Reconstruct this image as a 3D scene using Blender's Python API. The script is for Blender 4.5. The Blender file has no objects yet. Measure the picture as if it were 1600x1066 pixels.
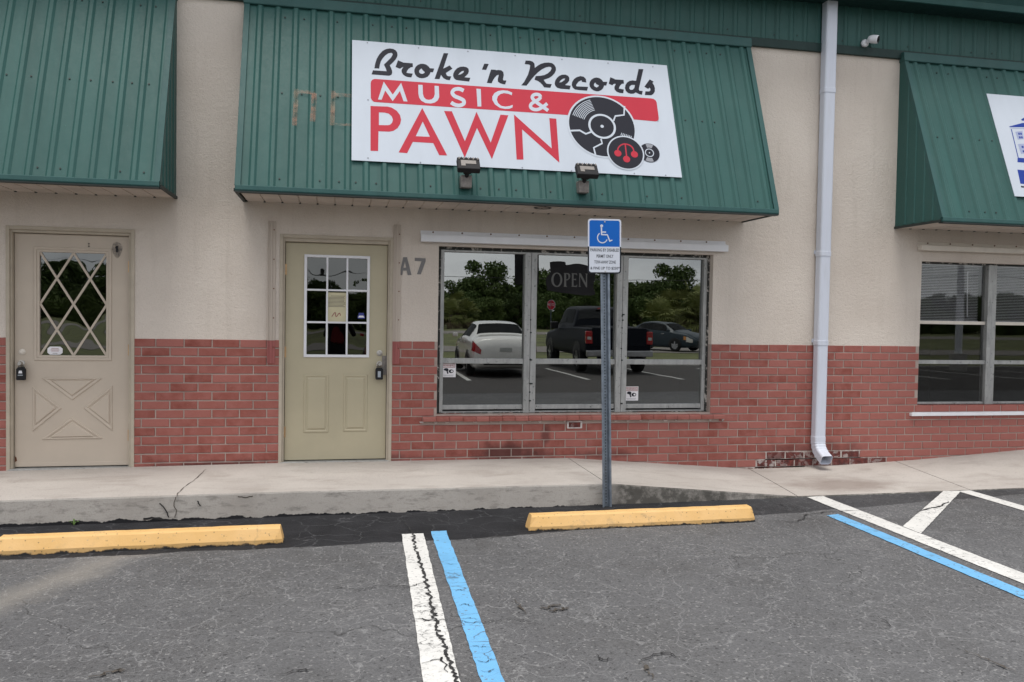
import bpy, bmesh, math, random
import numpy as np
from mathutils import Vector, Matrix, geometry
random.seed(7); np.random.seed(7)
R = math.radians
scn = bpy.context.scene
C = scn.collection

# ------------------------------------------------------------------ camera
FPX, YAW, PIT, ROL = 1312.82, 0.204097, -0.0305057, 0.0163286
CAM = np.array([0.479507, -8.051303, 1.384091])
_cy, _sy, _cp, _sp, _cr, _sr = math.cos(YAW), math.sin(YAW), math.cos(PIT), math.sin(PIT), math.cos(ROL), math.sin(ROL)
FWD = np.array([_sy*_cp, _cy*_cp, _sp]); _r = np.array([_cy, -_sy, 0.0]); _u = np.cross(_r, FWD)
RGT = _cr*_r + _sr*_u; UP = -_sr*_r + _cr*_u
cd = bpy.data.cameras.new('camera'); cam = bpy.data.objects.new('camera', cd); C.objects.link(cam)
cd.sensor_fit = 'HORIZONTAL'; cd.sensor_width = 36; cd.lens = FPX/1600*36
cd.clip_start = 0.03; cd.clip_end = 3000
cam.matrix_world = Matrix(((RGT[0], UP[0], -FWD[0], CAM[0]), (RGT[1], UP[1], -FWD[1], CAM[1]), (RGT[2], UP[2], -FWD[2], CAM[2]), (0, 0, 0, 1)))
scn.camera = cam

def ray(px, py): return FWD + (px-800)/FPX*RGT - (py-533)/FPX*UP
def ony(px, py, y=0.0):
    d = ray(px, py); return CAM + d*((y-CAM[1])/d[1])
def onz(px, py, z):
    d = ray(px, py); return CAM + d*((z-CAM[2])/d[2])
def onp(px, py, p0, n):
    d = ray(px, py); return CAM + d*(np.dot(np.array(p0)-CAM, n)/np.dot(d, n))

# ------------------------------------------------------------------ sky and sun (overcast)
SUN_EL, SUN_AZ = R(75), R(200)      # sun stands in front of the shops, behind the clouds
w = bpy.data.worlds.new('World'); scn.world = w; w.use_nodes = True
nt = w.node_tree; nt.nodes.clear()
out = nt.nodes.new('ShaderNodeOutputWorld'); bg = nt.nodes.new('ShaderNodeBackground')
sky = nt.nodes.new('ShaderNodeTexSky'); sky.sky_type = 'NISHITA'; sky.sun_disc = False
sky.sun_elevation = SUN_EL; sky.sun_rotation = SUN_AZ; sky.dust_density = 2.5
tc = nt.nodes.new('ShaderNodeTexCoord'); mp = nt.nodes.new('ShaderNodeMapping'); mp.inputs['Scale'].default_value = (1.6, 1.6, 5.5)
nz = nt.nodes.new('ShaderNodeTexNoise'); nz.inputs['Scale'].default_value = 2.2; nz.inputs['Detail'].default_value = 7; nz.inputs['Roughness'].default_value = .55
cr = nt.nodes.new('ShaderNodeValToRGB'); cr.color_ramp.elements[0].position = .36; cr.color_ramp.elements[0].color = (5.6, 5.8, 6.2, 1)
cr.color_ramp.elements[1].position = .62; cr.color_ramp.elements[1].color = (9.0, 9.1, 9.3, 1)
mx = nt.nodes.new('ShaderNodeMix'); mx.data_type = 'RGBA'; mx.inputs['Factor'].default_value = .88
L = nt.links.new
L(tc.outputs['Generated'], mp.inputs['Vector']); L(mp.outputs['Vector'], nz.inputs['Vector']); L(nz.outputs['Fac'], cr.inputs['Fac'])
L(sky.outputs['Color'], mx.inputs[6]); L(cr.outputs['Color'], mx.inputs[7]); L(mx.outputs[2], bg.inputs['Color'])
bg.inputs['Strength'].default_value = .1
L(bg.outputs[0], out.inputs['Surface'])
sl = bpy.data.lights.new('sun', 'SUN'); sl.energy = 1.45; sl.angle = R(24); sl.color = (1, .96, .9)
so = bpy.data.objects.new('sun', sl); C.objects.link(so)
_sd = Vector((math.sin(SUN_AZ)*math.cos(SUN_EL), math.cos(SUN_AZ)*math.cos(SUN_EL), math.sin(SUN_EL)))
so.rotation_euler = _sd.to_track_quat('Z', 'Y').to_euler(); so.location = (0, -10, 30)
scn.view_settings.view_transform = 'Standard'; scn.view_settings.look = 'None'
scn.view_settings.exposure = 0.72; scn.view_settings.gamma = 1; scn.view_settings.use_curve_mapping = False
scn.render.engine = 'CYCLES'
scn.render.resolution_x, scn.render.resolution_y = 1024, 682

# ------------------------------------------------------------------ material helpers
MATS = {}
class NT:
    def __init__(s, name):
        s.m = bpy.data.materials.new(name); s.m.use_nodes = True; s.t = s.m.node_tree
        s.b = s.t.nodes['Principled BSDF']; s.out = s.t.nodes['Material Output']
    def n(s, typ, **kw):
        x = s.t.nodes.new(typ)
        for k, v in kw.items():
            if k in x.inputs.keys(): x.inputs[k].default_value = v
            else: setattr(x, k, v)
        return x
    def l(s, a, b): s.t.links.new(a, b)
    def coord(s, scale=(1, 1, 1), loc=(0, 0, 0), kind='geo'):
        if kind == 'geo': o = s.n('ShaderNodeNewGeometry').outputs['Position']
        else: o = s.n('ShaderNodeTexCoord').outputs['Object']
        m = s.n('ShaderNodeMapping'); m.inputs['Scale'].default_value = scale; m.inputs['Location'].default_value = loc
        s.l(o, m.inputs['Vector']); return m.outputs['Vector']
    def noise(s, vec, scale, detail=4, rough=.5, dist=0):
        x = s.n('ShaderNodeTexNoise'); x.inputs['Scale'].default_value = scale; x.inputs['Detail'].default_value = detail
        x.inputs['Roughness'].default_value = rough; x.inputs['Distortion'].default_value = dist
        s.l(vec, x.inputs['Vector']); return x.outputs['Fac']
    def ramp(s, fac, p0, p1, c0=(0, 0, 0, 1), c1=(1, 1, 1, 1)):
        x = s.n('ShaderNodeValToRGB'); e = x.color_ramp.elements
        e[0].position, e[1].position = p0, p1; e[0].color, e[1].color = c0, c1
        s.l(fac, x.inputs['Fac']); return x.outputs['Color']
    def mix(s, fac, a, b, mode='MIX'):
        x = s.n('ShaderNodeMix'); x.data_type = 'RGBA'; x.blend_type = mode
        for v, i in ((fac, 0), (a, 6), (b, 7)):
            if isinstance(v, (int, float)): x.inputs[i].default_value = v
            elif isinstance(v, tuple): x.inputs[i].default_value = v if len(v) == 4 else (*v, 1)
            else: s.l(v, x.inputs[i])
        return x.outputs[2]
    def math(s, op, a, b=None, clamp=False):
        x = s.n('ShaderNodeMath'); x.operation = op; x.use_clamp = clamp
        for v, i in ((a, 0), (b, 1)):
            if v is None: continue
            if isinstance(v, (int, float)): x.inputs[i].default_value = v
            else: s.l(v, x.inputs[i])
        return x.outputs[0]
    def bump(s, h, strength=.3, dist=.01):
        x = s.n('ShaderNodeBump'); x.inputs['Strength'].default_value = strength; x.inputs['Distance'].default_value = dist
        s.l(h, x.inputs['Height']); s.l(x.outputs[0], s.b.inputs['Normal'])
    def col(s, c):
        if isinstance(c, tuple): s.b.inputs['Base Color'].default_value = (*c[:3], 1)
        else: s.l(c, s.b.inputs['Base Color'])
    def rough(s, r):
        if isinstance(r, (int, float)): s.b.inputs['Roughness'].default_value = r
        else: s.l(r, s.b.inputs['Roughness'])
    def done(s, key): MATS[key] = s.m; return s.m

def mat_plain(key, c, rough=.5, metal=0, var=.12, nscale=9, spec=.5, coat=0, bump=0, bscale=80):
    t = NT(key); v = t.coord()
    n = t.noise(v, nscale, 5, .6)
    a = tuple(x*(1-var) for x in c[:3]); b = tuple(min(1, x*(1+var)) for x in c[:3])
    t.col(t.ramp(n, .3, .7, (*a, 1), (*b, 1))); t.rough(rough); t.b.inputs['Metallic'].default_value = metal
    t.b.inputs['Specular IOR Level'].default_value = spec; t.b.inputs['Coat Weight'].default_value = coat
    if bump: t.bump(t.noise(v, bscale, 3), bump, .005)
    return t.done(key)

# stucco
t = NT('stucco'); v = t.coord()
n1 = t.noise(v, 75, 5, .65, .4); n2 = t.noise(v, 1.1, 5, .55); n3 = t.noise(t.coord((9, 1, .8)), 1.2, 4, .5); n4 = t.noise(v, 28, 3, .5)
c = t.mix(t.ramp(n2, .35, .7), (.58, .512, .450), (.67, .602, .535))
c = t.mix(t.math('MULTIPLY', t.ramp(n3, .55, .8), .22), c, (.38, .33, .28))
c = t.mix(t.ramp(n1, .3, .6), t.mix(.12, c, (.2, .17, .14)), c)
t.col(c); t.rough(.9); t.b.inputs['Specular IOR Level'].default_value = .2
t.bump(t.math('ADD', n1, t.math('MULTIPLY', n4, .8)), .55, .012); t.done('stucco')
# painted brick
t = NT('brick'); v = t.coord(); oi = t.n('ShaderNodeObjectInfo').outputs['Random']
n1 = t.noise(v, 9, 5, .6); n2 = t.noise(v, 60, 4, .6); n3 = t.noise(t.coord((1, 1, 2.2)), 2.2, 6, .62)
hs = t.n('ShaderNodeHueSaturation'); hs.inputs['Color'].default_value = (.265, .074, .056, 1)
t.l(t.math('ADD', t.math('MULTIPLY', oi, .44), .76), hs.inputs['Value']); t.l(t.math('ADD', t.math('MULTIPLY', oi, -.14), 1.03), hs.inputs['Saturation'])
c = t.mix(t.ramp(n1, .35, .75), hs.outputs['Color'], (.32, .120, .10))
c = t.mix(t.math('MULTIPLY', t.ramp(n3, .60, .78), .55), c, (.12, .032, .032))
c = t.mix(t.math('MULTIPLY', t.ramp(n2, .66, .72), .35), c, (.42, .28, .26))
gp = t.n('ShaderNodeSeparateXYZ'); t.l(t.n('ShaderNodeNewGeometry').outputs['Position'], gp.inputs[0]); nz_ = t.math('MULTIPLY', t.math('SUBTRACT', t.noise(v, 5, 6, .65), .5), 1.9)
for (sx_, sz_, rx_, rz_, k_) in ((2.15, .03, .55, .13, .75), (2.5, .20, .06, .16, .6), (-.55, -.03, .75, .06, .7), (.85, .0, .5, .05, .5), (3.1, .0, .4, .06, .5), (5.4, .0, .8, .14, .45)):
    ex_ = t.math('DIVIDE', t.math('SUBTRACT', gp.outputs[0], sx_), rx_); ez_ = t.math('DIVIDE', t.math('SUBTRACT', gp.outputs[2], sz_), rz_)
    q_ = t.math('ADD', t.math('SQRT', t.math('ADD', t.math('MULTIPLY', ex_, ex_), t.math('MULTIPLY', ez_, ez_))), nz_)
    c = t.mix(t.math('MULTIPLY', t.ramp(q_, .35, 1.0, (1, 1, 1, 1), (0, 0, 0, 1)), k_), c, (.045, .016, .015))
t.col(c); t.rough(.75); t.b.inputs['Specular IOR Level'].default_value = .3; t.bump(t.math('ADD', n2, n1), .35, .006); t.done('brick')
# bare flaking brick
t = NT('brick_bare'); v = t.coord(); oi = t.n('ShaderNodeObjectInfo').outputs['Random']
n1 = t.noise(v, 22, 6, .65); n2 = t.noise(v, 13, 5, .6, .6)
c = t.mix(t.ramp(n1, .3, .7), (.040, .013, .012), (.17, .036, .028))
c = t.mix(t.math('MULTIPLY', t.ramp(n2, .50, .57), t.math('ADD', t.math('MULTIPLY', oi, .8), .1)), c, (.42, .38, .36))
t.col(c); t.rough(.85); t.bump(n1, .7, .01); t.done('brick_bare')
# mortar
t = NT('mortar'); v = t.coord(); n1 = t.noise(v, 5, 5, .6); n2 = t.noise(v, 90, 3, .6)
c = t.mix(t.ramp(n1, .3, .7), (.31, .24, .21), (.42, .345, .305)); t.col(c); t.rough(.95); t.bump(n2, .5, .006); t.done('mortar')
t = NT('mortar_pale'); v = t.coord(); t.col(t.mix(t.ramp(t.noise(v, 9, 6, .7), .42, .58), (.24, .17, .15), (.46, .42, .39))); t.rough(.95); t.bump(t.noise(v, 60, 4, .6), .5, .006); t.done('mortar_pale')
mat_plain('mortar_white', (.55, .50, .48), .9, var=.3, nscale=40, bump=.5)
# green painted metal
def green(key, c, d):
    t = NT(key); v = t.coord(); n1 = t.noise(t.coord((5, 1, .5)), 1.3, 5, .55); n2 = t.noise(v, 3, 6, .6); n3 = t.noise(v, 45, 4, .6)
    k = t.mix(t.ramp(n1, .3, .7), tuple(x*.88 for x in c), tuple(x*1.1 for x in c))
    k = t.mix(t.math('MULTIPLY', t.ramp(n2, .5, .85), .35), k, d)
    st = t.noise(t.coord((16, 2, .35)), 1.5, 6, .6); k = t.mix(t.math('MULTIPLY', t.ramp(st, .56, .74), .16), k, tuple(x*.55 for x in c)); k = t.mix(t.math('MULTIPLY', t.ramp(st, .44, .28), .0), k, d)
    k = t.mix(t.math('MULTIPLY', t.ramp(t.noise(v, 55, 3, .6), .70, .74), .5), k, tuple(min(1, x*2.0+.02) for x in c))
    t.col(k); t.rough(t.ramp(n3, .3, .7, (.42,)*3+(1,), (.56,)*3+(1,))); t.b.inputs['Specular IOR Level'].default_value = .3
    t.bump(t.noise(t.coord((2.2, 2, .8)), 1.6, 3, .5), .22, .05); t.done(key)
green('green_metal', (.025, .086, .077), (.054, .112, .10))
green('green_trim', (.024, .080, .076), (.07, .125, .11))
green('green_dark', (.009, .030, .027), (.013, .038, .033))
mat_plain('dark_edge', (.012, .02, .018), .6)
# soffit
mat_plain('soffit', (.50, .44, .385), .7, var=.14, nscale=4, bump=.1)
# glue residue (flaking, lets the metal show through)
t = NT('glue'); v = t.coord(); n1 = t.noise(v, 14, 5, .6); n2 = t.noise(v, 5, 4, .6)
t.col(t.mix(t.ramp(n2, .4, .6), (.30, .24, .17), (.42, .21, .14))); t.rough(.8)
t.l(t.math('MULTIPLY', t.ramp(n1, .34, .66), .55), t.b.inputs['Alpha']); t.done('glue')
# sign face and prints
def sign_mat(key, c, rough=.35):
    t = NT(key); v = t.coord((2, 1, .6)); n = t.noise(v, 2.5, 5, .6)
    t.col(t.mix(t.ramp(n, .35, .75), c, tuple(x*.93 for x in c))); t.rough(rough); t.b.inputs['Specular IOR Level'].default_value = .22; return t.done(key)
sign_mat('sign_white', (.50, .545, .61), .6); sign_mat('sign_red', (.46, .028, .050), .6); sign_mat('sign_black', (.012, .013, .022), .6)
sign_mat('sign_blue', (.012, .04, .27), .6); sign_mat('sign_grey', (.26, .27, .30), .6); sign_mat('sign_paleblue', (.32, .36, .52), .6)
sign_mat('isa_blue', (.006, .115, .47), .7); sign_mat('isa_white', (.60, .63, .70), .6); sign_mat('isa_black', (.01, .012, .018), .45)
mat_plain('sign_back', (.10, .10, .11), .5, .3)
# concrete
t = NT('concrete'); v = t.coord(); n1 = t.noise(v, 1.0, 6, .6); n2 = t.noise(v, 120, 3, .6); n3 = t.noise(t.coord((1, 2.4, 1)), 2.1, 6, .65, .5); n4 = t.noise(v, 16, 4, .6)
c = t.mix(t.ramp(n1, .3, .7), (.37, .335, .305), (.475, .44, .405))
c = t.mix(t.math('MULTIPLY', t.ramp(n3, .50, .74), .6), c, (.26, .225, .195))
c = t.mix(t.math('MULTIPLY', t.ramp(n4, .55, .7), .2), c, (.30, .27, .25))
c = t.mix(t.math('MULTIPLY', t.ramp(n2, .54, .62), .45), c, (.24, .22, .2))
c = t.mix(t.math('MULTIPLY', t.ramp(t.noise(v, 33, 3, .6), .68, .74), .6), c, (.13, .115, .10))
# rusty-brown wet stain where the downspout empties (its own shape, on the ground)
g = t.n('ShaderNodeNewGeometry').outputs['Position']; sx = t.n('ShaderNodeSeparateXYZ'); t.l(g, sx.inputs[0])
dx = t.math('DIVIDE', t.math('SUBTRACT', sx.outputs[0], 5.22), .62); dy = t.math('DIVIDE', t.math('ADD', sx.outputs[1], .86), .36)
dd = t.math('SQRT', t.math('ADD', t.math('MULTIPLY', dx, dx), t.math('MULTIPLY', dy, dy)))
dd = t.math('ADD', dd, t.math('MULTIPLY', t.math('SUBTRACT', t.noise(v, 3.2, 5, .6), .5), 1.5))
c = t.mix(t.math('MULTIPLY', t.ramp(dd, .35, 1.05, (1, 1, 1, 1), (0, 0, 0, 1)), .5), c, (.15, .105, .085))
# grime on the vertical kerb face
nn = t.n('ShaderNodeSeparateXYZ'); t.l(t.n('ShaderNodeNewGeometry').outputs['True Normal'], nn.inputs[0])
face = t.ramp(nn.outputs[2], .3, .7, (1, 1, 1, 1), (0, 0, 0, 1))
gr = t.noise(t.coord((3, 3, 9)), 2.2, 6, .7)
c = t.mix(t.math('MULTIPLY', face, .35), c, (.34, .325, .295))
c = t.mix(t.math('MULTIPLY', t.math('MULTIPLY', face, t.ramp(gr, .52, .72)), .65), c, (.085, .08, .07))
# black sealer slopped up the foot of the kerb, ragged edge; older grimy kerb beside the ramp
seal_z = t.math('ADD', sx.outputs[2], t.math('MULTIPLY', t.math('SUBTRACT', t.noise(v, 5.5, 6, .7), .5), .11))
lo = t.math('LESS_THAN', seal_z, -.217); 
mr = t.n('ShaderNodeMapRange'); t.l(sx.outputs[0], mr.inputs[0]); mr.inputs[1].default_value = 2.74; mr.inputs[2].default_value = 2.86
old = t.math('MULTIPLY', t.math('MULTIPLY', mr.outputs[0], face), t.ramp(t.noise(v, 7, 6, .7), .30, .55))
c = t.mix(t.math('MULTIPLY', old, .85), c, (.05, .048, .042))
c = t.mix(t.math('MULTIPLY', face, lo), c, (.016, .016, .018))
t.col(c); t.rough(.9); t.b.inputs['Specular IOR Level'].default_value = .25; t.bump(t.math('ADD', n2, n4), .28, .006); t.done('concrete')
# asphalt with a sealed dark band along the kerb
t = NT('asphalt'); v = t.coord(); g = t.n('ShaderNodeNewGeometry').outputs['Position']; sx = t.n('ShaderNodeSeparateXYZ'); t.l(g, sx.inputs[0])
nb = t.noise(v, .55, 6, .6); nm = t.noise(v, 6, 6, .68); nf = t.noise(v, 150, 2, .6); ns = t.noise(v, 48, 3, .7); nL = t.noise(v, 1.7, 5, .62)
sv = t.n('ShaderNodeTexVoronoi'); sv.inputs['Scale'].default_value = 120; t.l(v, sv.inputs['Vector']); sbw = t.n('ShaderNodeSeparateColor'); t.l(sv.outputs['Color'], sbw.inputs[0])
sv2 = t.n('ShaderNodeTexVoronoi'); sv2.inputs['Scale'].default_value = 88; t.l(v, sv2.inputs['Vector']); sb2 = t.n('ShaderNodeSeparateColor'); t.l(sv2.outputs['Color'], sb2.inputs[0])
c = t.mix(t.ramp(nb, .3, .7), (.080, .079, .081), (.140, .139, .142))
c = t.mix(t.math('MULTIPLY', t.ramp(nL, .48, .72), .6), c, (.072, .069, .066))
c = t.mix(t.math('MULTIPLY', t.ramp(nm, .54, .74), .45), c, (.19, .187, .185))
c = t.mix(t.math('MULTIPLY', t.ramp(sbw.outputs[0], .0, 1.0), .5), t.mix(.38, c, (.05, .05, .052)), t.mix(.38, c, (.27, .268, .27)))   # binder to stone
c = t.mix(t.math('MULTIPLY', t.ramp(sb2.outputs[1], .955, .97), .6), c, (.27, .265, .26)); c = t.mix(t.math('MULTIPLY', t.ramp(sb2.outputs[0], .955, .97), .7), c, (.035, .035, .036))
oil = t.ramp(t.noise(t.coord((1, .45, 1), (3.3, 0, 0)), 1.15, 4, .55), .60, .74); c = t.mix(t.math('MULTIPLY', oil, .5), c, (.055, .052, .050))
# warped pale hairline crazing
wv = t.n('ShaderNodeVectorMath'); wv.operation = 'ADD'
wn = t.n('ShaderNodeTexNoise'); wn.inputs['Scale'].default_value = 3.2; wn.inputs['Detail'].default_value = 4; t.l(v, wn.inputs['Vector'])
ws = t.n('ShaderNodeVectorMath'); ws.operation = 'SCALE'; ws.inputs['Scale'].default_value = .42; t.l(wn.outputs['Color'], ws.inputs[0])
t.l(v, wv.inputs[0]); t.l(ws.outputs[0], wv.inputs[1])
craz = []
for scl, wd in ((2.6, .010), (6.5, .016), (15, .03)):
    vo = t.n('ShaderNodeTexVoronoi'); vo.feature = 'DISTANCE_TO_EDGE'; vo.inputs['Scale'].default_value = scl; t.l(wv.outputs[0], vo.inputs['Vector'])
    craz.append(t.ramp(vo.outputs['Distance'], .0, wd, (1, 1, 1, 1), (0, 0, 0, 1)))
patch = t.ramp(t.noise(v, 1.3, 4, .6), .42, .62); patch2 = t.ramp(t.noise(t.coord((1, 1, 1), (7, 3, 0)), 2.4, 4, .6), .42, .62)
k = t.math('MAXIMUM', t.math('MULTIPLY', craz[0], .5), t.math('MAXIMUM', t.math('MULTIPLY', craz[1], t.math('MULTIPLY', patch2, .6)), t.math('MULTIPLY', craz[2], t.math('MULTIPLY', patch, .42))))
c = t.mix(k, c, (.30, .298, .298))
dv = t.n('ShaderNodeTexVoronoi'); dv.feature = 'DISTANCE_TO_EDGE'; dv.inputs['Scale'].default_value = .75; t.l(wv.outputs[0], dv.inputs['Vector'])
dk = t.math('MULTIPLY', t.ramp(dv.outputs['Distance'], 0, .0045, (1, 1, 1, 1), (0, 0, 0, 1)), t.ramp(t.noise(v, 1.1, 3, .5), .50, .58))
c = t.mix(t.math('MULTIPLY', dk, .8), c, (.03, .03, .03))
# sandy worn fan at the left
fx = t.math('DIVIDE', t.math('ADD', sx.outputs[0], t.math('MULTIPLY', sx.outputs[1], -.55)), .5)
fan = t.math('ADD', t.math('ABSOLUTE', t.math('SUBTRACT', fx, .62)), t.math('MULTIPLY', t.noise(v, 3.0, 5, .6), 1.0))
lim = t.ramp(sx.outputs[0], 0, .0001); 
fan = t.math('MULTIPLY', t.ramp(fan, .55, 1.05, (1, 1, 1, 1), (0, 0, 0, 1)), t.math('LESS_THAN', sx.outputs[0], -.55))
c = t.mix(t.math('MULTIPLY', fan, .45), c, (.30, .275, .24))
# sealed band: y greater than an uneven line
edge = t.math('ADD', sx.outputs[1], t.math('MULTIPLY', t.math('SUBTRACT', t.noise(v, 2.3, 6, .65), .5), .16))
edge = t.math('ADD', edge, t.math('MULTIPLY', t.math('MAXIMUM', t.math('SUBTRACT', sx.outputs[0], 1.3), 0), -.13))
seal = t.ramp(t.math('ADD', edge, 2.16), 0, .012)
nsl = t.noise(v, 4, 5, .6)
sc = t.mix(t.ramp(nsl, .35, .75), (.011, .011, .013), (.024, .024, .027))
zc_ = t.n('ShaderNodeTexVoronoi'); zc_.feature = 'DISTANCE_TO_EDGE'; zc_.inputs['Scale'].default_value = 3.4; t.l(wv.outputs[0], zc_.inputs['Vector'])
zl_ = t.math('MULTIPLY', t.ramp(zc_.outputs['Distance'], 0, .022, (1, 1, 1, 1), (0, 0, 0, 1)), t.ramp(t.noise(v, 2.2, 3, .6), .40, .55))
sc = t.mix(t.math('MULTIPLY', zl_, .75), sc, (.085, .085, .09)); sc = t.mix(t.math('MULTIPLY', craz[1], t.math('MULTIPLY', patch, .3)), sc, (.08, .08, .085))
fade = t.ramp(t.math('ADD', sx.outputs[0], t.math('MULTIPLY', t.noise(v, 2, 4, .6), 1.2)), 0, 1)  # wears off towards the ramp
fm = t.n('ShaderNodeMapRange'); t.l(t.math('ADD', sx.outputs[0], t.math('MULTIPLY', nm, .8)), fm.inputs[0]); fm.inputs[1].default_value = 3.7; fm.inputs[2].default_value = 5.0; fm.inputs[3].default_value = 1; fm.inputs[4].default_value = .62
seal = t.math('MULTIPLY', seal, fm.outputs[0])
far = t.math('LESS_THAN', sx.outputs[1], -8.6)
c = t.mix(t.math('MULTIPLY', far, .85), c, (.060, .054, .050))
c = t.mix(seal, c, sc)
t.col(c); t.rough(.88); t.b.inputs['Specular IOR Level'].default_value = .3
t.bump(t.math('ADD', t.math('MULTIPLY', nf, .5), t.math('ADD', ns, sv.outputs['Distance'])), .6, .008); t.done('asphalt')
mat_plain('crack', (.022, .021, .021), .95, var=.3)
mat_plain('crack_brown', (.06, .05, .04), .95, var=.3)
mat_plain('joint', (.16, .135, .115), .95, var=.3)
# road paint, worn and crazed
def paint(key, c, wear, under=(.12, .118, .118)):
    t = NT(key); v = t.coord(); n = t.noise(v, 38, 5, .75); nb = t.noise(v, 2.2, 5, .6)
    vo = t.n('ShaderNodeTexVoronoi'); vo.feature = 'DISTANCE_TO_EDGE'; vo.inputs['Scale'].default_value = 7
    mv = t.coord((.45, 1.0, 1)); ww = t.n('ShaderNodeTexNoise'); ww.inputs['Scale'].default_value = 6; t.l(mv, ww.inputs['Vector'])
    va = t.n('ShaderNodeVectorMath'); va.operation = 'ADD'; sca = t.n('ShaderNodeVectorMath'); sca.operation = 'SCALE'; sca.inputs['Scale'].default_value = .25
    t.l(ww.outputs['Color'], sca.inputs[0]); t.l(mv, va.inputs[0]); t.l(sca.outputs[0], va.inputs[1]); t.l(va.outputs[0], vo.inputs['Vector'])
    cm = t.math('MULTIPLY', t.ramp(vo.outputs['Distance'], 0, .02, (1, 1, 1, 1), (0, 0, 0, 1)), t.ramp(nb, .46, .56))
    k = t.mix(t.ramp(t.noise(v, 4, 5, .6), .3, .75), tuple(x*.88 for x in c), c)
    k = t.mix(t.math('MULTIPLY', t.ramp(n, wear, wear+.10), t.ramp(nb, .35, .65)), k, under)
    k = t.mix(t.math('MULTIPLY', cm, .9), k, (.06, .06, .06))
    gm = t.noise(v, 9, 6, .7); k = t.mix(t.math('MULTIPLY', t.ramp(gm, .50, .72), .28), k, tuple(x*.45 for x in c))
    pt_ = t.n('ShaderNodeTexVoronoi'); pt_.inputs['Scale'].default_value = 75; t.l(v, pt_.inputs['Vector']); ps_ = t.n('ShaderNodeSeparateColor'); t.l(pt_.outputs['Color'], ps_.inputs[0]); k = t.mix(t.math('MULTIPLY', t.ramp(ps_.outputs[0], .97, .98), .6), k, under)
    t.col(k); t.rough(.7); t.bump(n, .2, .004); return t.done(key)
paint('paint_white', (.67, .66, .63), .54); paint('paint_blue', (.15, .41, .68), .60)
# wheel stop paint
t = NT('stop_yellow'); v = t.coord(); n1 = t.noise(v, 3, 5, .6); n2 = t.noise(v, 30, 5, .7); n3 = t.noise(t.coord((1, 1, 3)), 6, 6, .7)
c = t.mix(t.ramp(n1, .3, .7), (.63, .375, .125), (.70, .445, .19)); c = t.mix(t.math('MULTIPLY', t.ramp(n2, .62, .70), .45), c, (.30, .22, .12))
c = t.mix(t.math('MULTIPLY', t.ramp(n3, .58, .74), .4), c, (.50, .34, .15)); sx = t.n('ShaderNodeSeparateXYZ'); t.l(t.n('ShaderNodeNewGeometry').outputs['Position'], sx.inputs[0])
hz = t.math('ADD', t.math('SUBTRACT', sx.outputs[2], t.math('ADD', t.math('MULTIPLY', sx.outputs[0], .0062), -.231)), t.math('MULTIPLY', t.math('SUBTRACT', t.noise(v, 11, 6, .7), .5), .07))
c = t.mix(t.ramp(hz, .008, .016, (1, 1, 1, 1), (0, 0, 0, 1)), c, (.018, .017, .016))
n5 = t.noise(t.coord((.35, 1, 1)), 5.5, 7, .75); c = t.mix(t.math('MULTIPLY', t.ramp(n5, .62, .70), .55), c, (.26, .19, .11))
c = t.mix(t.ramp(t.noise(v, 34, 5, .8), .66, .69), c, (.30, .27, .235))
c = t.mix(t.math('MULTIPLY', t.ramp(t.noise(v, 2.4, 6, .75), .58, .66), .5), c, (.34, .24, .13))
sk_ = t.noise(t.coord((4, 1, 2)), 3.2, 6, .7); c = t.mix(t.math('MULTIPLY', t.math('MULTIPLY', t.ramp(sk_, .60, .68), t.ramp(n1, .5, .6)), .4), c, (.15, .11, .065))
pv = t.n('ShaderNodeTexVoronoi'); pv.inputs['Scale'].default_value = 30; t.l(v, pv.inputs['Vector']); c = t.mix(t.math('MULTIPLY', t.ramp(pv.outputs['Distance'], .10, .16, (1, 1, 1, 1), (0, 0, 0, 1)), .7), c, (.12, .09, .05))
t.col(c); t.rough(.7); t.bump(n2, .3, .006); t.done('stop_yellow')
# doors etc
mat_plain('door_tan', (.475, .405, .330), .55, var=.05, nscale=3, bump=.05, bscale=40)
mat_plain('door_olive', (.415, .368, .255), .5, var=.05, nscale=3, bump=.05, bscale=40)
mat_plain('frame_tan', (.41, .355, .28), .6, var=.08); mat_plain('white_plastic', (.70, .70, .73), .45, var=.04)
mat_plain('brass', (.55, .36, .20), .4, .8, var=.2); mat_plain('steel', (.52, .50, .47), .35, .9, var=.15); mat_plain('rust', (.13, .05, .025), .9, var=.4)
mat_plain('black_plastic', (.010, .010, .012), .65, spec=.3); mat_plain('grey_plastic', (.33, .36, .40), .4); mat_plain('weather_grey', (.20, .18, .165), .6, .2, var=.3, nscale=30)
mat_plain('lens_grey', (.20, .18, .165), .5, var=.15, nscale=30); mat_plain('white_metal', (.72, .73, .76), .4, var=.04); mat_plain('offwhite_metal', (.62, .57, .50), .5, var=.06)
t = NT('downspout_white'); v = t.coord(); n = t.noise(v, 5, 5, .6); n2 = t.noise(t.coord((9, 9, 1)), 3, 5, .6)
c = t.mix(t.math('MULTIPLY', t.ramp(n2, .5, .8), .35), (.56, .59, .67), (.44, .45, .48)); t.col(c); t.rough(.4); t.done('downspout_white')
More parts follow.
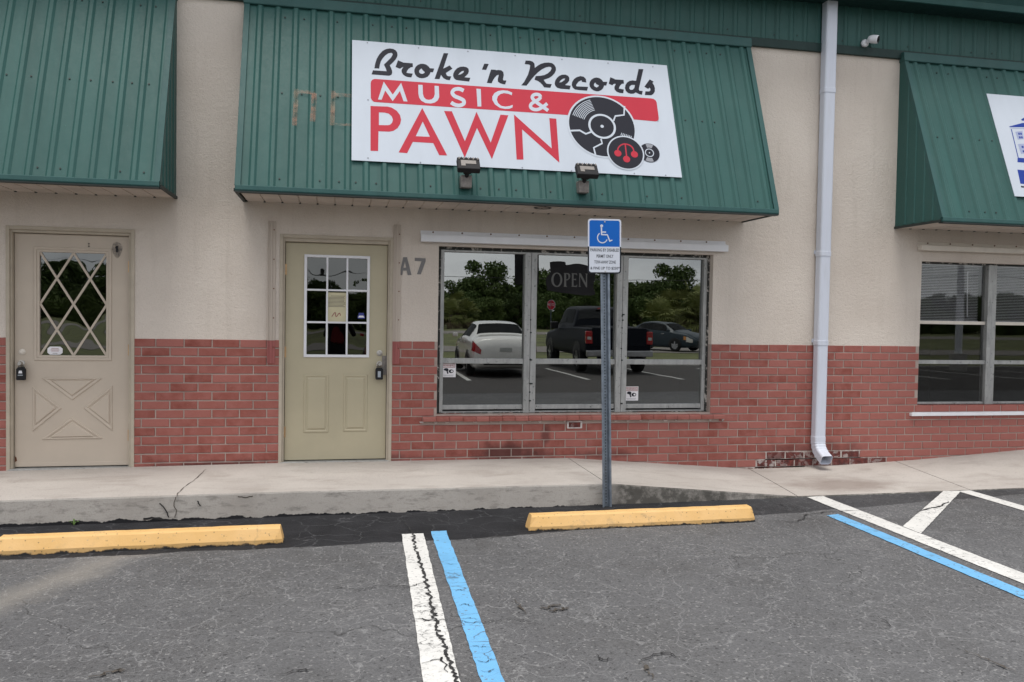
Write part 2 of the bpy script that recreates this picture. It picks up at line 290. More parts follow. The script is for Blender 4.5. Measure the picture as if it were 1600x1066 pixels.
# weathered aluminium
t = NT('aluminium'); v = t.coord(); n1 = t.noise(t.coord((3, 3, .7)), 6, 6, .65); n2 = t.noise(v, 30, 4, .7)
c = t.mix(t.ramp(n1, .3, .7), (.26, .265, .26), (.42, .42, .41)); c = t.mix(t.math('MULTIPLY', t.ramp(n2, .60, .68), .7), c, (.05, .055, .05))
t.col(c); t.rough(.5); t.b.inputs['Metallic'].default_value = .35; t.done('aluminium')
t = NT('caulk'); v = t.coord((1, 1, 1)); n1 = t.noise(t.coord((1, 1, 1)), 17, 5, .65); c = t.mix(t.ramp(n1, .54, .60), (.028, .03, .028), (.42, .40, .37)); t.col(c); t.rough(.85); t.bump(n1, .6, .01); t.done('caulk')
# track beside the doors: painted tan above, red below, like the wall behind it
t = NT('track_paint'); sx = t.n('ShaderNodeSeparateXYZ'); t.l(t.n('ShaderNodeNewGeometry').outputs['Position'], sx.inputs[0])
t.col(t.mix(t.math('GREATER_THAN', sx.outputs[2], 1.118), (.30, .088, .08), (.46, .395, .335))); t.rough(.6); t.done('track_paint')
mat_plain('open_board', (.013, .013, .014), .85, var=.3, nscale=6, spec=.2)
mat_plain('house_number', (.17, .165, .165), .7); mat_plain('interior', (.07, .065, .06), .9, var=.3, nscale=1); mat_plain('blind', (.78, .78, .80), .5, var=.05)
mat_plain('paper', (.55, .50, .33), .8, var=.05); mat_plain('ink', (.12, .11, .10), .8); mat_plain('sticker_white', (.72, .70, .72), .5, var=.03); mat_plain('sticker_red', (.28, .10, .09), .6); mat_plain('sticker_blue', (.03, .04, .22), .5)
def glass(key, refl, tint, wob=0, rough=0.0, fr=.6):
    t = NT(key); g = t.n('ShaderNodeBsdfGlossy'); g.inputs['Roughness'].default_value = rough; g.inputs['Color'].default_value = (.93, .96, .95, 1)
    tr = t.n('ShaderNodeBsdfTransparent'); tr.inputs['Color'].default_value = (*tint, 1)
    m = t.n('ShaderNodeMixShader'); lw = t.n('ShaderNodeLayerWeight'); lw.inputs['Blend'].default_value = .12
    f = t.math('ADD', t.math('MULTIPLY', lw.outputs['Fresnel'], fr), refl, True)
    t.l(f, m.inputs[0]); t.l(tr.outputs[0], m.inputs[1]); t.l(g.outputs[0], m.inputs[2]); t.l(m.outputs[0], t.out.inputs['Surface'])
    if wob:
        b = t.n('ShaderNodeBump'); b.inputs['Strength'].default_value = wob; b.inputs['Distance'].default_value = .02
        t.l(t.noise(t.coord(), 3.5, 1, .4), b.inputs['Height']); t.l(b.outputs[0], g.inputs['Normal'])
    return t.done(key)
glass('window_glass', .26, (.30, .30, .30), .006); glass('window_glass_dark', .05, (.85, .85, .85), .006); glass('door_glass', .15, (.22, .22, .22), .12); glass('door_glass_2', .08, (.20, .20, .20), .10); glass('car_glass', .03, (.03, .03, .03), fr=.15)
t = NT('smudge'); v = t.coord(); t.col((.20, .18, .165)); t.rough(.9); t.l(t.math('MULTIPLY', t.ramp(t.noise(v, 26, 5, .6), .3, .7), .75), t.b.inputs['Alpha']); t.done('smudge')
mat_plain('stain_dark', (.09, .075, .065), .9)

# ------------------------------------------------------------------ mesh helpers
def mesh_obj(name, verts, faces, mat, parent=None, smooth=False):
    me = bpy.data.meshes.new(name); me.from_pydata([tuple(map(float, p)) for p in verts], [], faces)
    bm = bmesh.new(); bm.from_mesh(me); bmesh.ops.recalc_face_normals(bm, faces=bm.faces); bm.to_mesh(me); bm.free()
    return link(name, me, mat, parent, smooth)
def link(name, me, mat, parent=None, smooth=False):
    o = bpy.data.objects.new(name, me); C.objects.link(o)
    if mat and not me.materials: me.materials.append(MATS[mat])
    if smooth:
        for p in me.polygons: p.use_smooth = True
    if parent is not None:
        o.parent = parent
        if not parent.get('_local'): o.matrix_parent_inverse = parent_inv(parent)
    return o
def parent_inv(p):
    m = Matrix.Identity(4); q = p
    while q is not None:
        m = q.matrix_parent_inverse @ q.matrix_basis @ m if q.parent else q.matrix_basis @ m
        q = q.parent
    return m.inverted()
def tag(o, label=None, cat=None, group=None, kind=None):
    if label: o['label'] = label
    if cat: o['category'] = cat
    if group: o['group'] = group
    if kind: o['kind'] = kind
    return o
def thing(name, label, cat, loc=(0, 0, 0), group=None):
    o = bpy.data.objects.new(name, None); C.objects.link(o); o.location = tuple(map(float, loc)); o.empty_display_size = .1
    o.matrix_basis = Matrix.Translation(o.location); return tag(o, label, cat, group)
class MB:
    """collects shapes in world (or local) space; build() makes one mesh"""
    def __init__(s): s.v = []; s.f = []
    def add(s, vs, fs):
        o = len(s.v); s.v += [tuple(map(float, p)) for p in vs]; s.f += [tuple(i+o for i in f) for f in fs]; return s
    def box(s, x0, x1, y0, y1, z0, z1):
        return s.add([(x0,y0,z0),(x1,y0,z0),(x1,y1,z0),(x0,y1,z0),(x0,y0,z1),(x1,y0,z1),(x1,y1,z1),(x0,y1,z1)],
                     [(0,3,2,1),(4,5,6,7),(0,1,5,4),(1,2,6,5),(2,3,7,6),(3,0,4,7)])
    def prism(s, pts, off):      # polygon pts (3D), extruded by off
        n = len(pts); off = np.array(off); a = [np.array(p, float) for p in pts]
        return s.add(a+[p+off for p in a], [tuple(range(n))[::-1], tuple(range(n, 2*n))]+[(i, (i+1) % n, (i+1) % n+n, i+n) for i in range(n)])
    def tube(s, path, r, seg=8, caps=True):
        path = [Vector(p) for p in path]; rs = r if isinstance(r, (list, tuple)) else [r]*len(path)
        vs = []; fs = []; up = None
        for i, p in enumerate(path):
            d = (path[min(i+1, len(path)-1)]-path[max(i-1, 0)]).normalized()
            if up is None: up = Vector((0, 0, 1)) if abs(d.z) < .9 else Vector((1, 0, 0))
            a = d.cross(up).normalized(); b = a.cross(d).normalized(); up = b
            for k in range(seg):
                an = 2*math.pi*k/seg; vs.append(p+a*(math.cos(an)*rs[i])+b*(math.sin(an)*rs[i]))
        for i in range(len(path)-1):
            for k in range(seg): fs.append((i*seg+k, i*seg+(k+1) % seg, (i+1)*seg+(k+1) % seg, (i+1)*seg+k))
        if caps: fs += [tuple(range(seg))[::-1], tuple(range((len(path)-1)*seg, len(path)*seg))]
        return s.add(vs, fs)
    def cyl(s, p0, p1, r, seg=16): return s.tube([p0, p1], r, seg)
    def build(s, name, mat, parent=None, smooth=False, bevel=0, seg=2):
        o = mesh_obj(name, s.v, s.f, mat, parent, smooth)
        if bevel:
            m = o.modifiers.new('bevel', 'BEVEL'); m.width = bevel; m.segments = seg; m.limit_method = 'ANGLE'; m.angle_limit = R(35)
        return o
def box(name, x0, x1, y0, y1, z0, z1, mat, parent=None, bevel=0):
    return MB().box(x0, x1, y0, y1, z0, z1).build(name, mat, parent, bevel=bevel)
def flat(name, loops, mat, parent, fn, th=None):
    """flat print: outer loop + holes in 2D, mapped to 3D by fn"""
    tri = geometry.tessellate_polygon([[Vector((p[0], p[1], 0)) for p in lp] for lp in loops])
    pts = [p for lp in loops for p in lp]
    return mesh_obj(name, [fn(*p) for p in pts], [tuple(q) for q in tri], mat, parent)
def smooth_path(P, n=6, closed=False):
    out = []; N = len(P)
    for i in range(N if closed else N-1):
        p0, p1, p2, p3 = (P[(i-1) % N], P[i], P[(i+1) % N], P[(i+2) % N]) if closed else (P[max(i-1, 0)], P[i], P[i+1], P[min(i+2, N-1)])
        for k in range(n):
            u = k/n
            out.append(tuple(.5*((2*b)+(-a+c)*u+(2*a-5*b+4*c-d)*u*u+(-a+3*b-3*c+d)*u**3) for a, b, c, d in zip(p0, p1, p2, p3)))
    if not closed: out.append(tuple(P[-1]))
    return out
def stroke(P, w, w1=None):
    """2D outline of a stroked path"""
    P = [np.array(p, float) for p in P]; l = []; r = []; n = len(P)
    for i, p in enumerate(P):
        d = P[min(i+1, n-1)]-P[max(i-1, 0)]; d /= (np.hypot(*d)+1e-9); nn = np.array([-d[1], d[0]])
        ww = w if w1 is None else w+(w1-w)*i/(n-1)
        l.append(tuple(p+nn*ww/2)); r.append(tuple(p-nn*ww/2))
    return l+r[::-1]
def circle(cx, cy, r, n=40, a0=0, a1=360): return [(cx+r*math.cos(R(a0+(a1-a0)*i/n)), cy+r*math.sin(R(a0+(a1-a0)*i/n))) for i in range(n)]
def text_mesh(name, s, size, mat, parent, fn, sx=1, align='CENTER', bold=0):
    cu = bpy.data.curves.new('txt', 'FONT'); cu.body = s; cu.size = size; cu.align_x = align; cu.align_y = 'CENTER'; cu.resolution_u = 3; cu.offset = bold
    o = bpy.data.objects.new('txt', cu); C.objects.link(o); dg = bpy.context.evaluated_depsgraph_get(); me = bpy.data.meshes.new_from_object(o.evaluated_get(dg))
    bpy.data.objects.remove(o); me.name = name
    for vv in me.vertices: vv.co = Vector([float(q) for q in fn(vv.co.x*sx, vv.co.y)])
    me.materials.clear(); return link(name, me, mat, parent)

# ------------------------------------------------------------------ ground
def ga(x, y):
    z = -.231+.0062*max(-4, min(9, x))
    if y < -8: z -= .011*min(-y-8, 22)
    return z
def drape(name, x0, x1, y0, y1, mat, parent, dz, step=.3):
    nx = max(1, int((x1-x0)/step)); ny = max(1, int((y1-y0)/step)); vs = []; fs = []
    for j in range(ny+1):
        for i in range(nx+1):
            x = x0+(x1-x0)*i/nx; y = y0+(y1-y0)*j/ny; vs.append((x, y, ga(x, y)+dz))
    for j in range(ny):
        for i in range(nx): a = j*(nx+1)+i; fs.append((a, a+1, a+nx+2, a+nx+1))
    return mesh_obj(name, vs, fs, mat, parent)
mat_plain('grass', (.115, .125, .042), .95, var=.35, nscale=.35); mat_plain('far_road', (.22, .20, .18), .9); mat_plain('kerb_concrete', (.42, .40, .37), .9)
lot = drape('parking_lot', -46, 70, -19.6, .3, 'asphalt', None, 0, .5); tag(lot, kind='structure')
zk = ga(0, -19.6)
ter = mesh_obj('terrain', [(-1500, 900, -.62), (1500, 900, -.62), (1500, -1500, -.62), (-1500, -1500, -.62)], [(0, 1, 2, 3)], 'grass'); tag(ter, kind='structure')
gv = mesh_obj('grass_verge', [(-300, -19.75, zk+.06), (300, -19.75, zk+.06), (300, -140, -.45), (-300, -140, -.45)], [(0, 1, 2, 3)], 'grass'); tag(gv, kind='structure')
kb = box('kerb', -46, 70, -19.78, -19.6, zk-.3, zk+.10, 'kerb_concrete', None, .015); tag(kb, kind='structure')
def zg(y): return zk+.06+( -.45-zk-.06)*(-y-19.75)/120.25
for nm, a, b in (('access_road', -29.5, -36.5), ('highway', -68, -82)):
    o = mesh_obj(nm, [(-300, a, zg(a)+.02), (300, a, zg(a)+.02), (300, b, zg(b)+.02), (-300, b, zg(b)+.02)], [(0, 1, 2, 3)], 'far_road' if nm == 'highway' else 'kerb_concrete' if 0 else 'far_road'); tag(o, kind='structure')
# painted lines in front of the shops
def ground_strip(name, quad_px, mat, dz=.005, n=14):
    """strip between two px edges given as (left0, left1, right0, right1)"""
    P = [onz(*q, -.22)[:2] for q in quad_px]; vs = []; fs = []
    for i in range(n+1):
        for a, b in ((P[0], P[1]), (P[2], P[3])):
            p = a+(b-a)*i/n; j = (random.random()-.5)*.006; vs.append((p[0]+j, p[1], ga(p[0], p[1])+dz))
    for i in range(n): fs.append((2*i, 2*i+1, 2*i+3, 2*i+2))
    return mesh_obj(name, vs, fs, mat, lot)
def ext(a, b, k):  # continue a px edge on the ground past b by k metres, as px pairs are not enough below the frame
    return a, b
def strip_xy(name, pts0, pts1, mat, dz=.005, n=70):
    vs = []; fs = []
    for i in range(n+1):
        u = i/n
        for a, b in (pts0, pts1):
            p = np.array(a)+(np.array(b)-np.array(a))*u; vs.append((p[0]+(random.random()-.5)*.006, p[1], ga(*p)+dz))
    for i in range(n): fs.append((2*i, 2*i+1, 2*i+3, 2*i+2))
    return mesh_obj(name, vs, fs, mat, lot)
def G(px, py): return onz(px, py, -.222)[:2]
def far(a, b, k): a = np.array(a); b = np.array(b); return tuple(b+(b-a)/np.linalg.norm(b-a)*k)
a, b, c_, d_ = G(628, 835), G(662, 1066), G(662, 834), G(719, 1066)
strip_xy('painted_line', (a, far(a, b, 1.6)), (c_, far(c_, d_, 1.6)), 'paint_white')
a, b, c_, d_ = G(673, 831), G(752, 1066), G(697, 830), G(788, 1066)
strip_xy('painted_line', (a, far(a, b, 1.6)), (c_, far(c_, d_, 1.6)), 'paint_blue')
xw0, xw1 = 4.60, 4.77
strip_xy('painted_line', ((4.60, -1.27), (4.57, -5.8)), ((4.77, -1.25), (4.73, -5.8)), 'paint_white')
strip_xy('painted_line', ((4.385, -1.93), (4.34, -5.8)), ((4.505, -1.90), (4.455, -5.8)), 'paint_blue')
strip_xy('painted_line', ((6.16, -1.24), (6.08, -5.8)), ((6.30, -1.24), (6.24, -5.8)), 'paint_white')
strip_xy('painted_line', ((6.03, -1.235), (4.76, -2.36)), ((6.19, -1.265), (4.76, -2.57)), 'paint_white', .0075)
strip_xy('painted_line', ((6.1, -2.55), (4.76, -3.85)), ((6.1, -2.78), (4.76, -4.08)), 'paint_white', .0075)
for i, x in enumerate([-15.6, -12.85, -10.1, -7.35, -4.6, -1.85, .9, 3.62, 6.72, 9.3, 11.9, 14.6, 17.3, 20, 22.7, 25.4, 28.1]):
    strip_xy('painted_line', ((x, -12.4), (x+.25, -17.9)), ((x+.12, -12.4), (x+.37, -17.9)), 'paint_white')
# cracks: jagged thin shapes
def crack(pts, w, mat, z0=.009, parent=lot, zf=ga, sub=6, jit=.012):
    P = []
    for i in range(len(pts)-1):
        for k in range(sub):
            p = np.array(pts[i])+(np.array(pts[i+1])-np.array(pts[i]))*k/sub; P.append(p+np.random.uniform(-jit, jit, 2))
    P.append(np.array(pts[-1])); vs = []; fs = []; n = len(P)
    for i, p in enumerate(P):
        d = P[min(i+1, n-1)]-P[max(i-1, 0)]; d = d/(np.linalg.norm(d)+1e-9); q = np.array([-d[1], d[0]])
        ww = w*(.25+1.1*random.random())*(.25+min(i, n-1-i, 4)/4*.75)
        for sgn in (-1, 1): x, y = p+q*sgn*ww/2; vs.append((x, y, zf(x, y)+z0))
    for i in range(n-1): fs.append((2*i, 2*i+1, 2*i+3, 2*i+2))
    return mesh_obj('crack', vs, fs, mat, parent)
crack([G(*q) for q in ((628, 812), (640, 826), (645, 836))], .008, 'crack', sub=6, jit=.008)
crack([G(*q) for q in ((666, 910), (640, 918), (600, 914), (560, 922), (520, 918))], .006, 'crack', sub=9, jit=.010)
crack([G(*q) for q in ((690, 970), (750, 975), (800, 968), (850, 978))], .005, 'crack', sub=9, jit=.010)
crack([G(*q) for q in ((645, 834), (650, 862), (664, 905), (676, 950), (684, 985), (697, 1020), (712, 1064))]+[np.array(G(712, 1064))+(.03, -.5)], .017, 'crack', sub=22, jit=.013)
crack([G(*q) for q in ((649, 968), (672, 970), (694, 970))], .012, 'crack', sub=6)
crack([G(*q) for q in ((665, 1036), (690, 1030), (700, 1052))], .010, 'crack', sub=6)
for ys in (882, 900, 925, 948, 968, 1011, 1034, 1050):
    xl = 673+(ys-831)*79/235; wv_ = 24+(ys-831)*12/235
    crack([G(xl+random.random()*8, ys), G(xl+wv_*.5, ys+random.uniform(-3, 3)), G(xl+wv_*random.uniform(.7, 1), ys+random.uniform(-3, 3))], .005, 'crack', sub=6, jit=.007)
crack([G(*q) for q in ((1190, 817), (1248, 820), (1262, 808), (1300, 804), (1352, 803))], .012, 'crack', sub=6)
crack([G(*q) for q in ((1195, 784), (1230, 795), (1270, 805))], .010, 'crack', sub=6)
crack([G(*q) for q in ((1432, 806), (1455, 800), (1468, 798), (1482, 790))], .03, 'crack', sub=5)
crack([G(*q) for q in ((1003, 1036), (1010, 1050), (1020, 1064))], .02, 'crack_brown', sub=5)
crack([G(*q) for q in ((1003, 1036), (1020, 1026), (1045, 1024), (1062, 1030))], .012, 'crack', sub=5)
crack([G(*q) for q in ((934, 1026), (940, 1034), (958, 1032))], .012, 'crack', sub=5)
crack([G(*q) for q in ((440, 1054), (468, 1046), (492, 1047))], .014, 'crack', sub=5)
crack([G(*q) for q in ((806, 938), (812, 950), (822, 962))], .016, 'crack_brown', sub=4)
crack([G(*q) for q in ((1505, 1022), (1550, 1040), (1598, 1062))], .012, 'crack_brown', sub=6)
crack([G(*q) for q in ((735, 845), (775, 840), (830, 835))], .010, 'crack', sub=6)
crack([G(*q) for q in ((1372, 968), (1392, 985))], .010, 'crack', sub=5)
for q0 in ((170, 1050), (860, 950), (875, 955)):   # little weedy scraps in the asphalt
    p = np.array(G(*q0)); crack([p+(-.06, -.02), p, p+(.06, .03)], .022, 'crack_brown', sub=6, jit=.02)

# ------------------------------------------------------------------ sidewalk
SB = [(-9, -.10), (-2.36, -.046), (-1.32, -.034), (0, -.022), (2.72, -.026), (4.75, -.180), (5.63, -.166), (6.7, -.118), (7.99, -.034), (12, .12)]
SF = [(-9, -.075), (-2.0, -.045), (0, -.034), (2.78, -.036), (4.50, -.192), (6.9, -.178), (12, -.13)]
def interp(T, x): return float(np.interp(x, [p[0] for p in T], [p[1] for p in T]))
YF = -1.25
def zs(x, y):
    u = min(1, max(0, y/YF)); return interp(SB, x)*(1-u)+interp(SF, x)*u
walk = MB().box(-9, 12, YF+.02, -.01, -.60, -.27).build('sidewalk', 'concrete'); tag(walk, kind='structure')
JT = [(-9, -9), (-5.6, -5.6), (2.735, 2.74), (4.69, 4.52), (6.42, 6.30), (9.2, 9.1), (12, 12)]   # joint x at the wall, at the kerb
for i in range(len(JT)-1):
    (b0, f0), (b1, f1) = JT[i], JT[i+1]; g = .004; n = max(4, int((b1-b0)/.12)); m = 6; vs = []; fs = []
    for j in range(m+1):
        for k in range(n+1):
            u = k/n; v_ = j/m; x = (b0+g)*(1-u)+(b1-g)*u; xf = (f0+g)*(1-u)+(f1-g)*u; xx = x*(1-v_)+xf*v_; yy = -.004+(YF+.004)*v_
            wob = .004*math.sin(xx*3.1+1)+.003*math.sin(xx*7.7)
            vs.append((xx, yy+(wob if j == m else 0), zs(xx, yy)))
    for j in range(m):
        for k in range(n): a = j*(n+1)+k; fs.append((a, a+n+1, a+n+2, a+1))
    top = len(vs); r0 = m*(n+1)
    for k in range(n+1): x, y, z = vs[r0+k]; vs.append((x, y-.004, z-.012))
    for k in range(n+1): x, y, z = vs[r0+k]; vs.append((x, y-.012+.004*math.sin(x*5), -.42))
    for k in range(n): fs.append((r0+k, top+k, top+k+1, r0+k+1)); fs.append((top+k, top+n+1+k, top+n+2+k, top+k+1))
    nb = len(vs)
    for col in (0, n):
        ids = [j*(n+1)+col for j in range(m+1)]; lo = []
        for q in ids: x, y, z = vs[q]; vs.append((x, y, -.42)); lo.append(len(vs)-1)
        for q in range(m): fs.append((ids[q], ids[q+1], lo[q+1], lo[q]))
    mesh_obj('slab', vs, fs, 'concrete', walk)
crack([onz(*q, -.03)[:2] for q in ((322, 733), (309, 746), (290, 759), (279, 769), (275, 776))], .008, 'crack_brown', .003, walk, zs, 5, .006)
# crack and crumbled corner on the kerb face
def face_crack(pts, w, mat='crack'):
    P = smooth_path([ony(px, py, YF-.012)[[0, 2]] for px, py in pts], 4); P = [tuple(np.array(p)+np.random.uniform(-.003, .003, 2)) for p in P]
    o = stroke(P, w); return flat('crack', [o], mat, walk, lambda x, z: (x, YF-.020, z))
face_crack([(275, 776), (272, 790), (276, 798), (273, 808)], .006, 'crack_brown'); face_crack([(250, 786), (258, 794), (264, 808)], .009)
face_crack([(309, 783), (311, 787), (314, 790)], .010); face_crack([(372, 776), (385, 777), (395, 775)], .008, 'crack_brown'); face_crack([(224, 811), (238, 809), (254, 811)], .016)
mat_plain('weed', (.10, .17, .04), .8)
for q in ((116, 818), (906, 790)):   # weeds in the kerb joint
    p = onz(*q, ga(0, -1.3)); wd = thing('weed', 'tiny green weed sprouting at the foot of the kerb, %s' % ('behind the long yellow wheel stop' if q[0] < 500 else 'beside the sign post'), 'weed', p)
    for k in range(9):
        an = random.random()*6.28; l = .03+random.random()*.03; d = np.array([math.cos(an), math.sin(an)*.5, 0]); s_ = np.array([-d[1], d[0], 0])*.008
        z0 = ga(p[0], p[1]); b0 = np.array([p[0], p[1]-.015, z0-.003]); mesh_obj('leaf', [b0-s_, b0+s_, b0+d*l*.6+s_*1.4+(0, 0, l*.8), b0+d*l+(0, 0, l*.7), b0+d*l*.6-s_*1.4+(0, 0, l*.8)], [(0, 1, 2, 3, 4)], 'weed', wd)

# ------------------------------------------------------------------ wheel stops
def wheel_stop(x0, x1, yf, label):
    z = ga((x0+x1)/2, yf); L_ = x1-x0; w_ = .15; h = .115
    t_ = thing('wheel_stop', label, 'wheel stop', (x0, yf+w_/2, z), 'yellow wheel stops along the kerb')
    sec = [(0, -.01), (-.002, .035), (.028, h-.012), (.04, h), (w_-.04, h), (w_-.028, h-.012), (w_+.002, .035), (w_, -.01)]
    vs = []; fs = []; n = 30
    for i in range(n+1):
        x = x0+L_*i/n; e = .0 if 0 < i < n else .012; zz = ga(x, yf)
        for (dy, dz) in sec: vs.append((x+(e*(1 if i == 0 else -1))*(dz/h if dz > .03 else 0)*2.2, yf+dy+random.uniform(-.001, .001)+(e if dy < .02 else 0)-(e if dy > w_-.02 else 0), zz+dz+random.uniform(-.0015, .0015)))
    m = len(sec)
    for i in range(n):
        for k in range(m-1): fs.append((i*m+k, i*m+k+1, (i+1)*m+k+1, (i+1)*m+k))
    fs += [tuple(range(m)), tuple(range(n*m, n*m+m))[::-1]]
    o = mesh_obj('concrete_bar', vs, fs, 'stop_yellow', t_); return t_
pL, pR = onz(826, 831, -.22), onz(1187, 818, -.21); pl = onz(443, 850, -.23)
st1 = wheel_stop(pL[0], pL[0]+1.83, pL[1]-.01, 'yellow concrete wheel stop in front of the blue parking sign post')
st2 = wheel_stop(pl[0]-1.83, pl[0], pl[1]-.005, 'yellow concrete wheel stop in front of the brick between the two doors')

# ------------------------------------------------------------------ building
bld = thing('shop_building', 'single-storey strip of shops with beige stucco over painted red brick', 'building', (0, 0, -.03))
ZT, ZBT = 4.185, 1.121        # wall top, brick top
# openings (x0,x1,z0,z1)
def wx(px, py, y=0.0): return float(ony(px, py, y)[0])
def wz(px, py, y=0.0): return float(ony(px, py, y)[2])
YW = .085                      # window frame face
D1 = (wx(12, 560), wx(208, 560), -.3, wz(110, 358)); D2 = (wx(438, 560), wx(611, 560), -.3, wz(525, 371))
W1 = (wx(684, 520), wx(1112, 520), .415, wz(895, 391)); W2 = (wx(1437, 520), wx(1437, 520)+1.95, .47, wz(1500, 410))
def wall_holes(name, x0, x1, z0, z1, holes, y0, y1, mat, parent, reveal=None):
    xs = sorted({x0, x1, *[min(max(v, x0), x1) for h in holes for v in h[:2]]}); zs_ = sorted({z0, z1, *[min(max(v, z0), z1) for h in holes for v in h[2:]]})
    vs = []; fs = []
    def q(a, b, c, d): i = len(vs); vs.extend([a, b, c, d]); fs.append((i, i+1, i+2, i+3))
    inh = lambda x, z: any(h[0] < x < h[1] and h[2] < z < h[3] for h in holes)
    for i in range(len(xs)-1):
        for j in range(len(zs_)-1):
            a, b, c, d = xs[i], xs[i+1], zs_[j], zs_[j+1]
            if inh((a+b)/2, (c+d)/2): continue
            q((a, y0, c), (b, y0, c), (b, y0, d), (a, y0, d)); q((b, y1, c), (a, y1, c), (a, y1, d), (b, y1, d))
    for h in holes:
        a, b, c, d = max(h[0], x0), min(h[1], x1), max(h[2], z0), min(h[3], z1)
        if d <= c: continue
        q((a, y0, c), (a, y1, c), (a, y1, d), (a, y0, d)); q((b, y1, c), (b, y0, c), (b, y0, d), (b, y1, d))
        if h[3] <= z1: q((a, y0, d), (a, y1, d), (b, y1, d), (b, y0, d))
        if h[2] >= z0: q((a, y1, c), (a, y0, c), (b, y0, c), (b, y1, c))
    me = bpy.data.meshes.new(name); me.from_pydata([tuple(map(float, p)) for p in vs], [], fs)
    return link(name, me, mat, parent)
holes = [D1, D2, W1, W2]
X0, X1 = -7.0, 11.0
wall_holes('stucco_wall', X0, X1, ZBT-.002, ZT, holes, 0, .19, 'stucco', bld)
bw = wall_holes('brick_wall', X0, X1, -.6, ZBT-.002, holes, .003, .19, 'mortar', bld)
# individual bricks
ROW, MORT, YB = .0806, .0108, -.004
bricks = []
for r_ in range(17):
    zt = ZBT-.001-r_*ROW; zb = zt-(ROW-MORT)
    zc = (zt+zb)/2
    cuts = [(X0, X1)]
    for h in holes:
        if h[2] < zc < h[3]:
            nc = []
            for a, b in cuts:
                if h[1] <= a or h[0] >= b: nc.append((a, b)); continue
                if h[0] > a: nc.append((a, h[0]))
                if h[1] < b: nc.append((h[1], b))
            cuts = nc
    segs = []
    for a, b in cuts:
        if a < -.3 or b < 0: segs.append((a, b, .2415, -1.37))
        else: segs.append((a, b, .2185, .955))
    for a, b, pit, org in segs:
        if b <= -5 : continue
        k = math.floor((a-org)/pit)-1; off = .5*pit if r_ % 2 else 0
        while True:
            x0 = org+off+k*pit+MORT/2; x1 = x0+pit-MORT; k += 1
            if x0 > b: break
            x0c, x1c = max(x0, a+.003), min(x1, b-.003)
            if x1c-x0c < .03: continue
            if zt < min(zs(x0c, 0), zs(x1c, 0))+.004: continue
            # window sill ledge replaces bricks just below the big window
            if W1[0]-.16 < (x0c+x1c)/2 < W1[1]+.1 and .335 < zc < .415: continue
            bricks.append([x0c, x1c, zb, zt])
def brick_verts(x0, x1, z0, z1, y=YB, yb=.02, bv=.004, jit=0):
    j = lambda: random.uniform(-jit, jit)
    return [(x0, y+bv, z0), (x1, y+bv, z0), (x1, y+bv, z1), (x0, y+bv, z1), (x0+bv, y, z0+bv), (x1-bv, y, z0+bv), (x1-bv, y, z1-bv), (x0+bv, y, z1-bv), (x0, yb, z0), (x1, yb, z0), (x1, yb, z1), (x0, yb, z1)], \
           [(4, 5, 6, 7), (0, 1, 5, 4), (1, 2, 6, 5), (2, 3, 7, 6), (3, 0, 4, 7), (8, 9, 1, 0), (9, 10, 2, 1), (10, 11, 3, 2), (11, 8, 0, 3)]
def inframe(b):
    p = np.array([(b[0]+b[1])/2, 0, (b[2]+b[3])/2])-CAM; d = p@FWD
    return abs(p@RGT/d*FPX) < 830, (b[1]-b[0])/d**2
vis = sorted([b for b in bricks if inframe(b)[0]], key=lambda b: -inframe(b)[1])
bigs = vis[:300]; rest = vis[300:]+[b for b in bricks if not inframe(b)[0]]
cache = {}
def bare(b):
    x, z = (b[0]+b[1])/2, (b[2]+b[3])/2
    p = np.array([x, 0, z])-CAM; d = p@FWD; px, py = 800+FPX*(p@RGT)/d, 533-FPX*(p@UP)/d
    return (700 < py < 712 and 1198 < px < 1352) or (711.9 < py < 722.5 and 1184 < px < 1394) or (722.4 < py < 742 and 1168 < px < 1380)
BARE = [b for b in vis if bare(b)]
bigs = [b for b in vis if b in BARE]+[b for b in bigs if b not in BARE]; bigs = bigs[:300]; bset = {tuple(b) for b in bigs}
rest = [b for b in bricks if tuple(b) not in bset]
for b in bigs:
    key = (round(b[1]-b[0], 3), bare(b))
    if key not in cache:
        vs, fs = brick_verts(-(b[1]-b[0])/2, (b[1]-b[0])/2, -(ROW-MORT)/2, (ROW-MORT)/2)
        me = bpy.data.meshes.new('brick'); me.from_pydata(vs, [], fs); me.materials.append(MATS['brick_bare' if key[1] else 'brick']); cache[key] = me
    o = bpy.data.objects.new('brick', cache[key]); C.objects.link(o); o.parent = bw; o.matrix_parent_inverse = parent_inv(bw)
    o.location = ((b[0]+b[1])/2, random.uniform(-.0018, .0018), (b[2]+b[3])/2+random.uniform(-.0012, .0012)); o.rotation_euler = (0, random.uniform(-.006, .006), random.uniform(-.006, .006))
m = MB()
for b in rest: m.add(*brick_verts(*b, y=YB+random.uniform(-.0018, .0018)))
o = m.build('bricks', 'brick', bw); o['kind'] = 'stuff'
BX = [b for b in bricks if bare(b)]
for zz in sorted({round(b[2], 4) for b in BX}):
    rw = [b for b in BX if abs(b[2]-zz) < .001]; box('mortar_patch', min(b[0] for b in rw)-.02, max(b[1] for b in rw)+.02, -.0012, .02, zz-.014, zz+ROW-.002, 'mortar_pale', bw)
